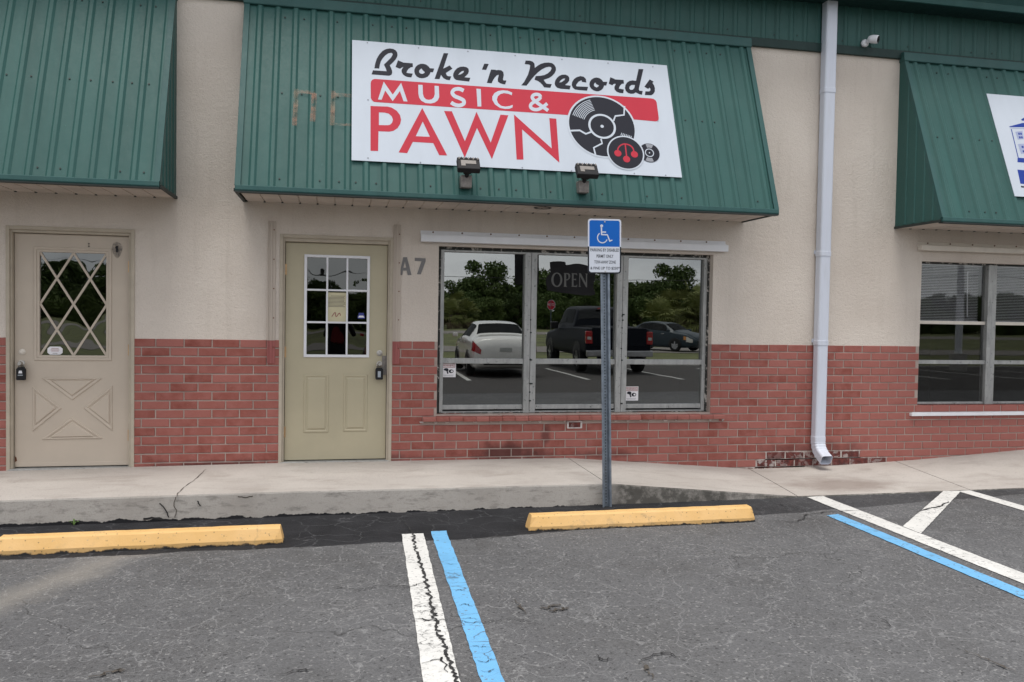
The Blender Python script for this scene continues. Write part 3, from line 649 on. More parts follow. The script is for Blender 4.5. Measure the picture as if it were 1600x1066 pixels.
# rowlock sill under the big window
sx0, sx1 = wx(660, 655), wx(1130, 650); sn = 24
for i in range(sn):
    a = sx0+(sx1-sx0)*i/sn; b = a+(sx1-sx0)/sn-.003; dz_ = random.uniform(-.002, .002); z1_, z0_ = .415+dz_, .352+dz_
    if a < W1[0]-.01 or b > W1[1]+.01: yi = .0
    else: yi = .10
    mb = MB().prism([(a, -.045, z0_), (a, -.048, z1_-.030), (a, -.040, z1_-.020), (a, yi, z1_+.004 if yi else z1_-.018), (a, yi, z0_)], (b-a, 0, 0))
    mb.build('sill_brick', 'brick', bw, bevel=.002)
m = MB()
for i in range(sn+1):   # squeezed-out mortar under the sill
    a = sx0+(sx1-sx0)*i/sn+random.uniform(-.02, .02)
    if random.random() < .15: continue
    w_ = random.uniform(.012, .032); h_ = random.uniform(.012, .024)
    m.add([(a-w_, -.006, .350), (a+w_, -.006, .351), (a+w_*.7, -.02, .345), (a-w_*.8, -.022, .344), (a-w_*.5, -.008, .350-h_), (a+w_*.4, -.008, .350-h_*.8)], [(0, 1, 2, 3), (3, 2, 5, 4), (0, 3, 4), (1, 5, 2)])
o = m.build('mortar_drip', 'mortar_white', bw); o['kind'] = 'stuff'
# weep hole / small exposed brick with white rim
p = ony(898, 664, -.012)
rim = MB(); 
for (a, b, c_, d_) in ((-.075, .075, .026, .036), (-.075, .075, -.036, -.026), (-.078, -.062, -.03, .03), (.060, .078, -.034, .034)): rim.box(p[0]+a, p[0]+b, -.0145, .002, p[2]+c_, p[2]+d_)
rim.build('mortar_patch', 'mortar_white', bw, bevel=.003)
box('bare_brick', p[0]-.060, p[0]+.059, -.011, .01, p[2]-.026, p[2]+.026, 'brick_bare', bw, .003)
# stains at the foot of the wall, each with its own outline
def wall_stain(pts, y=-.0135):
    pass
# back of the shops: room behind the glass, side walls, roof
mb = MB().box(X0, X1, 5.2, 5.3, -.1, 3.2).box(X0, X1, .19, 5.2, -.14, -.05).box(X0, X1, .19, 5.2, 3.0, 3.1).box(X0, X0+.1, .19, 5.2, -.05, 3.0).box(X1-.1, X1, .19, 5.2, -.05, 3.0).box(1.15, 1.23, .19, 5.2, -.05, 3.0).box(6.1, 6.18, .19, 5.2, -.05, 3.0)
mb.build('interior', 'interior', bld)
box('roof_deck', X0, X1, .0, 5.4, 5.0, 5.2, 'green_dark', bld); box('parapet_backing', X0, X1, .02, .19, ZT, 5.0, 'green_dark', bld)
# dark flashing strip and ribbed fascia above the wall
box('flashing', X0, X1, -.035, .02, ZT-.002, 4.272, 'green_dark', bld, .004)
PIT = .1565
def ribbed(name, x0, x1, p0, p1, n, mat, parent, rib_h=.017, phase=0.0, inset=0):
    """ribbed sheet between lower edge p0 (y,z) and upper edge p1, ribs running up the slope; split in sheets of six ribs"""
    p0 = np.array([0, *p0]); p1 = np.array([0, *p1]); n = np.array(n)
    k0 = math.ceil((x0-phase-.02)/PIT); prof = [(x0, 0)]
    xs_ = []
    k = k0
    while phase+k*PIT < x1-.025:
        xc = phase+k*PIT
        if xc > x0+.025: xs_.append(xc)
        k += 1
    chunks = [xs_[i:i+6] for i in range(0, len(xs_), 6)]
    xa = x0
    for ci, ch in enumerate(chunks):
        xb = x1 if ci == len(chunks)-1 else ch[-1]+PIT/2
        pr = [(xa, 0)]
        for xc in ch: pr += [(xc-.032, 0), (xc-.014, rib_h), (xc+.014, rib_h), (xc+.032, 0)]
        pr += [(xb, 0)]; vs = []; fs = []; S = 3
        for s_ in range(S+1):
            for x, h in pr: q = p0+(p1-p0)*s_/S+n*h; vs.append((x, q[1], q[2]))
        N = len(pr)
        for s_ in range(S):
            for i in range(N-1): a = s_*N+i; fs.append((a, a+1, a+N+1, a+N))
        me = bpy.data.meshes.new(name); me.from_pydata([tuple(map(float, p)) for p in vs], [], fs); link(name, me, mat, parent); xa = xb
    return xs_
ribbed('fascia_panel', X0, X1, (-.012, 4.262), (-.012, 5.0), (0, -1, 0), 'green_metal', bld, .014, .03)
# eave trim and gutter edge over the fascia
ez = wz(1600, 21, -.30)
mb = MB().box(X0, X1, -.30, 0.0, ez, ez+.02); mb.build('eave_soffit', 'green_dark', bld)
mb = MB().prism([(X0, -.302, ez-.012), (X0, -.330, ez-.012), (X0, -.345, ez+.05), (X0, -.40, ez+.11), (X0, -.40, ez+.17), (X0, -.302, ez+.17)], (X1-X0, 0, 0)); mb.build('eave_trim', 'green_trim', bld, bevel=.004)
m = MB()
for i in range(70):
    x = X0+.15+i*.26
    m.cyl((x, -.011, 4.32+.012*(i % 3)), (x, -.020, 4.32+.012*(i % 3)), .006, 6)
o = m.build('screws', 'dark_edge', bld); o['kind'] = 'stuff'

# ------------------------------------------------------------------ doors
def rect(px0, py0, px1, py1, y):  # px corners -> x0,x1,z0,z1
    a = ony(px0, py0, y); b = ony(px1, py1, y); return float(a[0]), float(b[0]), float(b[2]), float(a[2])
def ring(mb, o, i, y0, y1):   # rectangular ring, mitred: outer o, inner i = (x0,x1,z0,z1)
    vs = [(x, y, z) for y in (y0, y1) for (x, z) in ((o[0], o[2]), (o[1], o[2]), (o[1], o[3]), (o[0], o[3]), (i[0], i[2]), (i[1], i[2]), (i[1], i[3]), (i[0], i[3]))]
    fs = []
    for k in range(4):
        n = (k+1) % 4; fs += [(k, n, 4+n, 4+k), (8+k, 12+k, 12+n, 8+n), (k, 8+k, 8+n, n), (4+k, 4+n, 12+n, 12+k)]
    if i[2] > o[2]: return mb.add(vs, fs)
    mb.box(o[0], i[0], y0, y1, o[2], o[3]); mb.box(i[1], o[1], y0, y1, o[2], o[3]); mb.box(i[0], i[1], y0, y1, i[3], o[3]); mb.box(i[0], i[1], y0, y1, o[2], i[2]); return mb
YD = .055
def hinge(door, x, z, y=YD-.006):
    h = MB()
    for k in range(5): h.cyl((x, y-.004, z-.05+k*.02), (x, y-.004, z-.05+k*.02+.0185), .0075, 10)
    h.box(x-.014, x+.014, y, y+.008, z-.05, z+.05); h.build('hinge', 'brass', door)
def frame(door, D, leaf, zb):
    i = (leaf[0]-.004, leaf[1]+.004, zb, leaf[3]+.004)
    ring(MB(), (D[0]-.004, D[1]+.004, zb-.25, D[3]+.004), (i[0], i[1], zb-.30, i[3]), .012, .15).build('door_frame', 'frame_tan', door, bevel=.004)
    # raised outer stop moulding
    ring(MB(), (D[0]-.012, D[1]+.012, zb-.02, D[3]+.014), (D[0]+.018, D[1]-.018, zb-.2, D[3]-.018), -.0105, .014).build('casing', 'frame_tan', door, bevel=.003)
# door one: crossbuck with diamond lights
dx0, dx1 = wx(23, 545, YD), wx(202, 545, YD); dz0, dz1 = wz(110, 728.5, YD), wz(110, 367, YD)
door1 = bpy.data.objects.new('entry_door', None); C.objects.link(door1); door1.parent = bld; door1.matrix_parent_inverse = parent_inv(bld)
door1['label'] = 'tan door with diamond-latticed window and crossbuck panel'
leaf = (dx0, dx1, dz0, dz1); frame(door1, D1, leaf, dz0-.012)
gl = rect(62, 395, 166, 556, YD); gl = (wx(62, 480, YD), wx(166, 480, YD), wz(110, 555.5, YD), wz(110, 395, YD))
ring(MB(), leaf, gl, YD, YD+.044).build('leaf', 'door_tan', door1, bevel=.003)
ring(MB(), (gl[0]-.045, gl[1]+.045, gl[2]-.045, gl[3]+.045), (gl[0]-.022, gl[1]+.022, gl[2]-.022, gl[3]+.022), YD-.009, YD+.002).build('glass_trim', 'door_tan', door1, bevel=.004)
ring(MB(), (gl[0]-.022, gl[1]+.022, gl[2]-.022, gl[3]+.022), gl, YD-.004, YD+.003).build('glass_bead', 'door_tan', door1, bevel=.003)
box('pane', gl[0]-.002, gl[1]+.002, YD+.018, YD+.022, gl[2]-.002, gl[3]+.002, 'door_glass', door1)
gw, gh = gl[1]-gl[0], gl[3]-gl[2]
def lat(a, b):
    A = np.array([gl[0]+a[0]*gw, gl[2]+a[1]*gh]); B = np.array([gl[0]+b[0]*gw, gl[2]+b[1]*gh]); d = (B-A)/np.linalg.norm(B-A); n = np.array([-d[1], d[0]])*.0095
    pts = [A-n, B-n, B+n, A+n]; lat.k += 1; y = YD+.006+.0007*lat.k
    MB().prism([(p[0], y, p[1]) for p in pts], (0, .011, 0)).build('muntin', 'door_tan', door1, bevel=.002)
lat.k = 0
for a, b in (((0, 1), (1, 0)), ((0, .5), (.5, 0)), ((.5, 1), (1, .5)), ((1, 1), (0, 0)), ((.5, 1), (0, .5)), ((1, .5), (.5, 0))): lat(a, b)
cxp, czp = wx(113, 638, YD), wz(113, 638, YD)
def tri_panel(pts):
    P = [np.array([wx(px, py, YD), wz(px, py, YD)]) for px, py in pts]; c = sum(P)/3
    for s0, s1, y0, y1 in ((1.0, .90, YD-.0005, YD+.0), ): pass
    vs = []; fs = []
    for s_, y in ((1, YD+.001), (.93, YD-.009), (.86, YD-.009), (.72, YD-.001), (.62, YD-.012)):
        for p in P: q = c+(p-c)*s_; vs.append((q[0], y, q[1]))
    for k in range(4):
        for i in range(3): fs.append((3*k+i, 3*k+(i+1) % 3, 3*k+3+(i+1) % 3, 3*k+3+i))
    fs.append((12, 13, 14)); mesh_obj('panel', vs, fs, 'door_tan', door1)
tri_panel([(65, 591), (161, 591), (113, 626)]); tri_panel([(64, 687), (162, 685), (113, 652)]); tri_panel([(51, 603), (51, 675), (97, 638)]); tri_panel([(176, 602), (176, 674), (130, 638)])
for zz in (417, 547, 680): hinge(door1, dx1+.004, wz(201, zz, YD))
def knob(door, px, py, r=.027, y=YD, name='knob', mat='steel', proud=.03):
    x, z = wx(px, py, y), wz(px, py, y); m = MB().tube([(x, y, z), (x, y-.006, z), (x, y-.008, z), (x, y-proud*.7, z), (x, y-proud, z)], [r, r, r*.6, r*.75, r*.5], 18)
    return m.build(name, mat, door, bevel=.001)
knob(door1, 35, 550, .027, name='deadbolt', mat='offwhite_metal', proud=.02); knob(door1, 34, 568, .029, proud=.06)
box('threshold', D1[0], D1[1], -.012, .14, dz0-.05, dz0-.008, 'aluminium', door1, .004)
MB().prism([(dx0+.004, YD-.002, dz0+.002), (dx1-.004, YD-.002, dz0+.002), (dx1-.004, YD-.002, dz0+.035), (dx0+.004, YD-.002, dz0+.035)], (0, .01, 0)).build('door_sweep', 'door_tan', door1, bevel=.002)
x_, z_ = wx(183, 389, YD), wz(183, 389, YD); m = MB().box(x_-.008, x_+.008, YD-.012, YD+.001, z_-.03, z_+.025).cyl((x_, YD-.012, z_+.01), (x_, YD-.018, z_+.01), .012, 10); m.build('worn_bracket', 'black_plastic', door1, bevel=.002)
flat('scuff', [smooth_path([(x_-.045, z_+.0), (x_-.03, z_+.05), (x_+.01, z_+.06), (x_+.045, z_+.02), (x_+.03, z_-.05), (x_, z_-.085), (x_-.03, z_-.05)], 5, True)], 'smudge', door1, lambda x, z: (x, YD-.001, z))
for q in ((139, 381), (139, 385)): knob(door1, *q, .006, name='peephole', mat='black_plastic', proud=.004)
MB().prism([(dx0-.002, YD-.001, dz0+.045), (dx0+.018, YD-.001, dz0+.055), (dx0+.012, YD-.001, dz0+.085), (dx0-.002, YD-.001, dz0+.10)], (0, .004, 0)).build('rust_patch', 'rust', door1)
# door two: nine-light white window, two raised panels
ex0, ex1 = wx(445.5, 545, YD), wx(604, 545, YD); ez0, ez1 = wz(524, 718, YD), wz(524, 381, YD)
door2 = bpy.data.objects.new('entry_door', None); C.objects.link(door2); door2.parent = bld; door2.matrix_parent_inverse = parent_inv(bld)
door2['label'] = 'olive-tan door with white nine-pane window and two raised panels'
leaf2 = (ex0, ex1, ez0, ez1); frame(door2, D2, leaf2, ez0-.012)
g2 = (wx(475, 480, YD), wx(577.5, 480, YD), wz(525, 558.5, YD), wz(525, 399, YD))
gi = (g2[0]+.026, g2[1]-.026, g2[2]+.026, g2[3]-.026)
ring(MB(), leaf2, gi, YD, YD+.044).build('leaf', 'door_olive', door2, bevel=.003)
ring(MB(), g2, gi, YD-.014, YD+.004).build('glass_frame', 'white_plastic', door2, bevel=.005)
for i in range(3):
    for j in range(3):
        w_, h_ = (gi[1]-gi[0])/3, (gi[3]-gi[2])/3; box('pane', gi[0]+i*w_, gi[0]+(i+1)*w_, YD+.016, YD+.020, gi[2]+j*h_, gi[2]+(j+1)*h_, 'door_glass_2', door2)
for i in (1, 2):
    x = gi[0]+(gi[1]-gi[0])*i/3; box('muntin', x-.009, x+.009, YD-.008, YD+.012, gi[2], gi[3], 'white_plastic', door2, .003)
    z = gi[2]+(gi[3]-gi[2])*i/3; box('muntin', gi[0], gi[1], YD-.0065, YD+.010, z-.009, z+.009, 'white_plastic', door2, .003)
for q in ((474, 585, 514, 676), (536, 585, 574.5, 675)):
    a = (wx(q[0], 630, YD), wx(q[2], 630, YD), wz(525, q[3], YD), wz(525, q[1], YD)); vs = []; fs = []
    for s_, y in ((0, YD+.001), (.008, YD-.007), (.018, YD-.007), (.028, YD-.0005), (.045, YD-.010)):
        vs += [(a[0]+s_, y, a[2]+s_), (a[1]-s_, y, a[2]+s_), (a[1]-s_, y, a[3]-s_), (a[0]+s_, y, a[3]-s_)]
    for k in range(4):
        for i in range(4): fs.append((4*k+i, 4*k+(i+1) % 4, 4*k+4+(i+1) % 4, 4*k+4+i))
    fs.append((16, 17, 18, 19)); mesh_obj('panel', vs, fs, 'door_olive', door2)
for zz in (421, 550, 675): hinge(door2, ex0-.004, wz(445, zz, YD))
knob(door2, 593, 552, .028, name='deadbolt', proud=.02); knob(door2, 593, 569, .028, proud=.055)
a = rect(597, 556, 608, 586, YD-.01); MB().box(a[0], a[1], YD-.012, YD-.008, a[2], a[3]).box(a[0]+.022, a[0]+.030, YD-.02, YD-.008, a[2]+.01, a[3]-.01).build('latch_guard', 'weather_grey', door2, bevel=.002)
box('threshold', D2[0], D2[1], -.012, .14, ez0-.05, ez0-.008, 'aluminium', door2, .004)

# lockboxes hanging on the knobs
def lockbox(px, py, label, face):
    x, z = wx(px, py, YD-.05), wz(px, py, YD-.05); y = YD-.030
    t_ = thing('lockbox', label, 'lockbox', (x, y, z-.06))
    MB().prism([(x-.033, y-.038, z-.062), (x+.033, y-.038, z-.062), (x+.036, y-.038, z-.05), (x+.036, y-.038, z+.035), (x+.022, y-.038, z+.052), (x-.022, y-.038, z+.052), (x-.036, y-.038, z+.035), (x-.036, y-.038, z-.05)], (0, .036, 0)).build('case', 'black_plastic', t_, bevel=.005)
    MB().tube([(x-.02, y-.018, z+.045), (x-.022, y-.018, z+.085), (x-.012, y-.018, z+.104), (x, y-.018, z+.110), (x+.012, y-.018, z+.104), (x+.022, y-.018, z+.085), (x+.02, y-.018, z+.045)], .0055, 8).build('shackle', 'steel', t_, True)
    if face: box('keypad', x-.014, x+.014, y-.041, y-.037, z-.04, z+.018, 'grey_plastic', t_, .002)
    else: MB().prism([(x-.016, y-.0405, z-.002), (x+.016, y-.0405, z-.002), (x+.010, y-.0405, z+.022), (x-.010, y-.0405, z+.022)], (0, .003, 0)).build('emblem', 'white_plastic', t_); box('dial', x-.02, x+.02, y-.041, y-.037, z-.022, z-.014, 'grey_plastic', t_)
    return t_
lockbox(33, 583, 'black lockbox hanging from the knob of the diamond-window door', 0)
lockbox(592.5, 583, 'black lockbox with pale keypad hanging from the knob of the nine-pane door', 1)
# sticker and paper on the doors
def oval_sticker():
    x, z = wx(86, 548, YD+.015), wz(86, 548, YD+.015); t_ = thing('sticker', 'white octagonal sticker at the bottom of the diamond-window door glass', 'sticker', (x, YD+.015, z-.04))
    P = [(x+dx_, z+dz_) for dx_, dz_ in ((-.062, -.018), (-.042, -.036), (.042, -.036), (.062, -.018), (.062, .018), (.042, .036), (-.042, .036), (-.062, .018))]
    MB().prism([(a_, YD+.0145, b_) for a_, b_ in P], (0, .0015, 0)).build('label_face', 'sticker_white', t_)
    for k, (s_, w_) in enumerate(((.018, .03), (.006, .036), (-.004, .03), (-.024, .02))): flat('print', [[(x-w_, z+s_-.002), (x+w_, z+s_-.002), (x+w_, z+s_+.002), (x-w_, z+s_+.002)]], 'sticker_red' if k < 3 else 'ink', t_, lambda a_, b_: (a_, YD+.0138, b_))
oval_sticker()
a = rect(512, 457, 541, 503.5, YD+.012); pp = thing('paper_notice', 'yellowed paper notice behind the middle pane of the nine-pane door', 'notice', (a[0], YD+.012, a[2]))
box('sheet', a[0], a[1], YD+.0125, YD+.0135, a[2], a[3], 'paper', pp)
random.seed(3)
for k in range(9):
    z = a[3]-.035-k*.0125; x0 = a[0]+(.03 if k == 0 else .008); x1 = a[1]-random.uniform(.008, .03)
    flat('text_line', [[(x0, z), (x1, z), (x1, z+.0045), (x0, z+.0045)]], 'ink', pp, lambda x, z: (x, YD+.0118, z))
flat('signature', [stroke(smooth_path([(a[0]+.04, a[2]+.05), (a[0]+.07, a[2]+.09), (a[0]+.08, a[2]+.05), (a[0]+.11, a[2]+.085), (a[0]+.12, a[2]+.06)], 5), .008)], 'sticker_red', pp, lambda x, z: (x, YD+.0118, z))
x, z = wx(564.5, 494, YD+.014), wz(564.5, 494, YD+.014); sk = thing('sticker', 'small blue and white security sticker in a pane of the nine-pane door', 'sticker', (x, YD+.014, z))
MB().prism([(x-.032, YD+.0145, z-.024), (x+.032, YD+.0145, z-.024), (x+.034, YD+.0145, z+.0), (x+.026, YD+.0145, z+.006), (x+.024, YD+.0145, z+.03), (x-.024, YD+.0145, z+.03), (x-.026, YD+.0145, z+.006), (x-.034, YD+.0145, z)], (0, .001, 0)).build('label_face', 'sticker_blue', sk)
flat('print', [[(x-.03, z-.014), (x+.03, z-.014), (x+.018, z+.004), (x-.018, z+.004)]], 'sticker_white', sk, lambda a_, b_: (a_, YD+.0138, b_))

# shutter tracks beside the doors and over the windows
def vtrack(px, py0, py1, label=None):
    x = wx(px, 450, -.02); z1, z0 = wz(px, py0, -.02), wz(px, py1, -.02)
    m = MB().box(x-.034, x+.034, -.013, .0, z0, z1).box(x-.034, x-.026, -.022, -.013, z0, z1).box(x-.006, x+.008, -.022, -.013, z0, z1)
    o = m.build('shutter_track', 'track_paint', bld, bevel=.002)
    s_ = MB()
    for k in range(5): s_.cyl((x+.021, -.012, z0+.15+k*.27), (x+.021, -.018, z0+.15+k*.27), .006, 8)
    s_.build('track_bolts', 'rust', bld)['kind'] = 'stuff'
vtrack(424, 345, 568); vtrack(620, 351, 569)
def htrack(p0, p1, h, mat, zoff=0, x1=None, py=0):
    a, b = ony(*p0, -.07), ony(*p1, -.07); x0_, x1_ = a[0], (x1 or b[0]); z = (a[2]+b[2])/2 if x1 is None else a[2]
    m = MB().box(x0_, x1_, -.008, .0, z-h*.45, z+.042).box(x0_, x1_, -.078, -.008, z-h, z-.002).box(x0_, x1_, -.03, -.008, z-.002, z+.012)
    m.build('shutter_track', mat, bld, bevel=.003); s_ = MB(); n = int((x1_-x0_)/.28)
    for k in range(n): s_.cyl((x0_+.12+k*.28, -.008, z+.028), (x0_+.12+k*.28, -.014, z+.028), .008, 8)
    s_.build('track_bolts', 'rust', bld)['kind'] = 'stuff'
htrack((658, 366), (1138, 383), .068, 'white_metal'); htrack((1440, 383), (1600, 386), .055, 'offwhite_metal', x1=9.0)
# unit number painted on the stucco: A7
def on_wall(y): return lambda px, py: tuple(ony(px, py, y))
f_ = on_wall(-.004)
for nm, loops in (('number_letter', [[(624, 430), (630, 402), (636, 402), (643, 430), (637, 430), (635.4, 423), (629.6, 423), (628.5, 430)], [(630.5, 418.5), (634.6, 418.5), (632.6, 408.5)]]),
                  ('number_digit', [[(648, 403), (665, 403.8), (665, 408.5), (657.5, 429), (651.5, 428.5), (658.5, 408.5), (648, 407.8)]])):
    flat(nm, loops, 'house_number', bld, f_)

# ------------------------------------------------------------------ big window
win = bpy.data.objects.new('shop_window', None); C.objects.link(win); win.parent = bld; win.matrix_parent_inverse = parent_inv(bld); win['label'] = 'wide three-bay aluminium shop window with reflecting glass'
xl, xr, zb_, zt_ = W1[0], W1[1], W1[2], W1[3]
ring(MB(), (xl-.002, xr+.002, zb_-.002, zt_+.002), (xl+.035, xr-.035, zb_+.012, zt_-.035), YW-.004, YW+.06).build('caulk_edge', 'caulk', win, bevel=.004)
ring(MB(), (xl+.03, xr-.03, zb_+.010, zt_-.03), (xl+.065, xr-.065, zb_+.022, zt_-.048), YW-.012, YW+.07).build('frame', 'aluminium', win, bevel=.003)
mp1, mp2 = (wx(818.5, 520, YW), wx(837.5, 520, YW)), (wx(962, 520, YW), wx(979.5, 520, YW))
for a, b in (mp1, mp2):
    mid = (a+b)/2
    MB().box(a, mid-.003, YW-.022, YW+.07, zb_+.004, zt_-.034).box(mid+.003, b, YW-.014, YW+.07, zb_+.004, zt_-.034).box(mid-.004, mid+.004, YW-.002, YW+.05, zb_+.004, zt_-.036).build('mullion', 'aluminium', win, bevel=.003)
    s_ = MB()
    for k in range(7):
        z = zb_+.06+random.random()*1.0; s_.cyl((mid+random.uniform(-.03, .03), YW-.014, z), (mid, YW-.026, z), .007, 8)
    s_.build('bolts', 'dark_edge', win)['kind'] = 'stuff'
zr0, zr1 = wz(890, 569, YW), wz(890, 561, YW); zl0 = wz(890, 639, YW); zl1 = wz(890, 632, YW)
bays = ((xl+.062, mp1[0]), (mp1[1], mp2[0]), (mp2[1], xr-.062))
for a, b in bays:
    box('meeting_rail', a, b, YW-.004, YW+.05, zr0, zr1, 'aluminium', win, .003); box('bottom_rail', a, b, YW+.002, YW+.05, zl0, zl1, 'aluminium', win, .003)
    box('pane', a-.004, b+.004, YW+.034, YW+.038, zr1-.004, zt_-.042, 'window_glass', win); box('pane', a-.004, b+.004, YW+.018, YW+.022, zl1-.004, zr0+.004, 'window_glass', win)
YG = YW+.018
# open sign on the glass of the middle bay
ys = YW+.030
os_ = thing('open_sign', 'dark oval OPEN sign with pale serif letters on the window glass', 'sign', ony(890, 450, ys))
sp = [(853, 440), (855, 432), (860, 426), (859.5, 413), (862, 409), (882, 409), (885, 414), (900, 412), (912, 413.5), (922, 417), (929, 424), (930.5, 432), (928, 440), (927, 449), (925, 462), (861, 455), (855, 449)]
lower = [(863, 455), (926, 462), (926, 470), (918, 476), (866, 474), (864, 466)]
pts = smooth_path(sp, 4, True); MB().prism([ony(*q, ys) for q in pts], (0, .003, 0)).build('board', 'open_board', os_)
mat_plain('open_letter', (.095, .095, .09), .7)
fo = on_wall(ys-.001)
def pl(x, y): return (840+x/13.32, 390+y/13.32)
for nm, loops in (('letter', [circle(400, 630, 1, 40), circle(400, 630, 1, 40)]),):
    o1 = [pl(400+115*math.cos(k/40*6.283), 630+150*math.sin(k/40*6.283)) for k in range(40)]; o2 = [pl(402+72*math.cos(k/40*6.283), 628+128*math.sin(k/40*6.283)) for k in range(40)]
    flat('letter', [o1, o2], 'open_letter', os_, fo)
flat('letter', [[pl(*q) for q in ((545, 490), (640, 492), (675, 520), (682, 565), (665, 610), (625, 640), (595, 642), (595, 755), (615, 775), (540, 775), (552, 755), (555, 510))], [pl(*q) for q in ((595, 510), (625, 515), (642, 545), (642, 590), (622, 620), (595, 622))]], 'open_letter', os_, fo)
flat('letter', [[pl(*q) for q in ((705, 492), (820, 500), (822, 545), (805, 520), (750, 515), (748, 612), (790, 615), (800, 595), (800, 655), (790, 635), (748, 632), (748, 755), (800, 755), (825, 725), (820, 780), (705, 775), (712, 755), (715, 510))]], 'open_letter', os_, fo)
flat('letter', [[pl(*q) for q in ((860, 495), (900, 498), (1005, 700), (1008, 520), (990, 500), (1045, 505), (1030, 525), (1028, 790), (1005, 780), (885, 555), (885, 755), (900, 778), (855, 775), (865, 755), (868, 520))]], 'open_letter', os_, fo)
# warning stickers
def warn_sticker(px0, py0, px1, py1, label):
    a = rect(px0, py0, px1, py1, YG-.002); t_ = thing('warning_sticker', label, 'sticker', (a[0], YG-.002, a[2])); y = YG-.0015
    W_, H_ = a[1]-a[0], a[3]-a[2]; F = lambda d: (lambda u, v_: (a[0]+u*W_, y-d, a[2]+v_*H_))
    box('label_face', a[0], a[1], y, y+.001, a[2], a[3], 'sticker_white', t_)
    flat('print', [[(.05, .68), (.95, .68), (.95, .96), (.05, .96)], [(.09, .72), (.91, .72), (.91, .92), (.09, .92)]], 'sticker_red', t_, F(.0007))
    text_mesh('print', 'WARNING', .17, 'sticker_red', t_, lambda u, v_: F(.0008)(.5+u, .815+v_*1.05), .92, bold=.006)
    flat('print', [smooth_path([(.17, .55), (.28, .64), (.46, .62), (.50, .50), (.46, .38), (.52, .30), (.42, .24), (.36, .42), (.22, .48)], 4, True)], 'sign_black', t_, F(.0009))
    flat('print', [[(.68+.17*math.cos(k/24*6.28), .42+.13*math.sin(k/24*6.28)) for k in range(24)], [(.73+.075*math.cos(k/16*6.28), .42+.07*math.sin(k/16*6.28)) for k in range(16)]], 'sign_black', t_, F(.001))
    for zc, w_ in ((.14, .36), (.08, .30)): flat('print', [[(.5-w_, zc), (.5+w_, zc), (.5+w_, zc+.022), (.5-w_, zc+.022)]], 'sign_grey', t_, F(.0008))
warn_sticker(689.5, 567.5, 712, 589.5, 'square camera-surveillance warning sticker in the bay beside the door')
warn_sticker(976, 604, 997, 626, 'square camera-surveillance warning sticker low in the bay behind the sign post')

# ------------------------------------------------------------------ right-hand window
win2 = bpy.data.objects.new('shop_window', None); C.objects.link(win2); win2.parent = bld; win2.matrix_parent_inverse = parent_inv(bld); win2['label'] = 'dark two-bay window with blinds and a white metal sill'
a0, a1, b0, b1 = W2
ring(MB(), (a0-.002, a1+.002, b0-.002, b1+.002), (a0+.014, a1-.03, b0+.012, b1-.018), YW, YW+.06).build('caulk_edge', 'caulk', win2, bevel=.003)
mx0, mx1 = wx(1540, 520, YW), wx(1554, 520, YW); MB().box(mx0, (mx0+mx1)/2-.003, YW-.02, YW+.07, b0+.004, b1-.014).box((mx0+mx1)/2+.003, mx1, YW-.012, YW+.07, b0+.004, b1-.014).build('mullion', 'aluminium', win2, bevel=.003)
for x0_, x1_ in ((a0+.012, mx0), (mx1, a1-.028)):
    z0_ = wz(1490, 569, YW); z1_ = wz(1490, 563, YW); box('meeting_rail', x0_, x1_, YW-.004, YW+.05, z0_, z1_, 'aluminium', win2, .003)
    box('bottom_rail', x0_, x1_, YW, YW+.05, wz(1490, 635, YW), wz(1490, 628, YW), 'aluminium', win2, .003); box('horizontal_bar', x0_, x1_, YW+.012, YW+.026, wz(1490, 507, YW), wz(1490, 502, YW), 'offwhite_metal', win2, .002)
    box('pane', x0_-.003, x1_+.003, YW+.030, YW+.034, z1_-.003, b1-.016, 'window_glass_dark', win2); box('pane', x0_-.003, x1_+.003, YW+.018, YW+.022, wz(1490, 629, YW), z0_+.003, 'window_glass_dark', win2)
    bl = thing('window_blind', 'half-lowered horizontal slat blind inside the dark window, %s' % ('in the bay nearer the downspout' if x0_ < 7.2 else 'in the bay farther from the downspout'), 'blind', ((x0_+x1_)/2, YW+.11, wz(1490, 500, YW)), 'blinds in the dark window')
    m = MB(); nsl = 34; zt2 = b1-.03; zb2 = wz(1490, 500, YW)
    for k in range(nsl): z = zb2+(zt2-zb2)*k/nsl; m.add([(x0_+.02, YW+.10, z), (x1_-.02, YW+.10, z), (x1_-.02, YW+.122, z+.008), (x0_+.02, YW+.122, z+.008)], [(0, 1, 2, 3)])
    m.build('slats', 'blind', bl)['kind'] = 'stuff'; box('head_rail', x0_+.01, x1_-.01, YW+.095, YW+.13, zt2, zt2+.02, 'white_plastic', bl); box('bottom_bar', x0_+.02, x1_-.02, YW+.10, YW+.122, zb2-.02, zb2-.006, 'white_plastic', bl)
    if x0_ < 7.2: MB().cyl(tuple(ony(1512, 425, YW+.09)), tuple(ony(1511, 495, YW+.09)), .006, 8).build('tilt_wand', 'white_plastic', bl)
a = ony(1424, 648, -.035); MB().box(a[0], a1+.06, -.045, .0, a[2]-.016, a[2]+.016).box(a[0]+.03, a1+.03, -.02, YW, a[2]+.016, a[2]+.022).build('sill', 'white_metal', win2, bevel=.003)
n = int((a1-a0)/.11)
for i in range(n): x = a0+(a1-a0)*i/n; MB().box(x+.002, x+(a1-a0)/n-.002, .004, YW+.01, a[2]+.018, b0+.004).build('sill_brick', 'brick', bw)

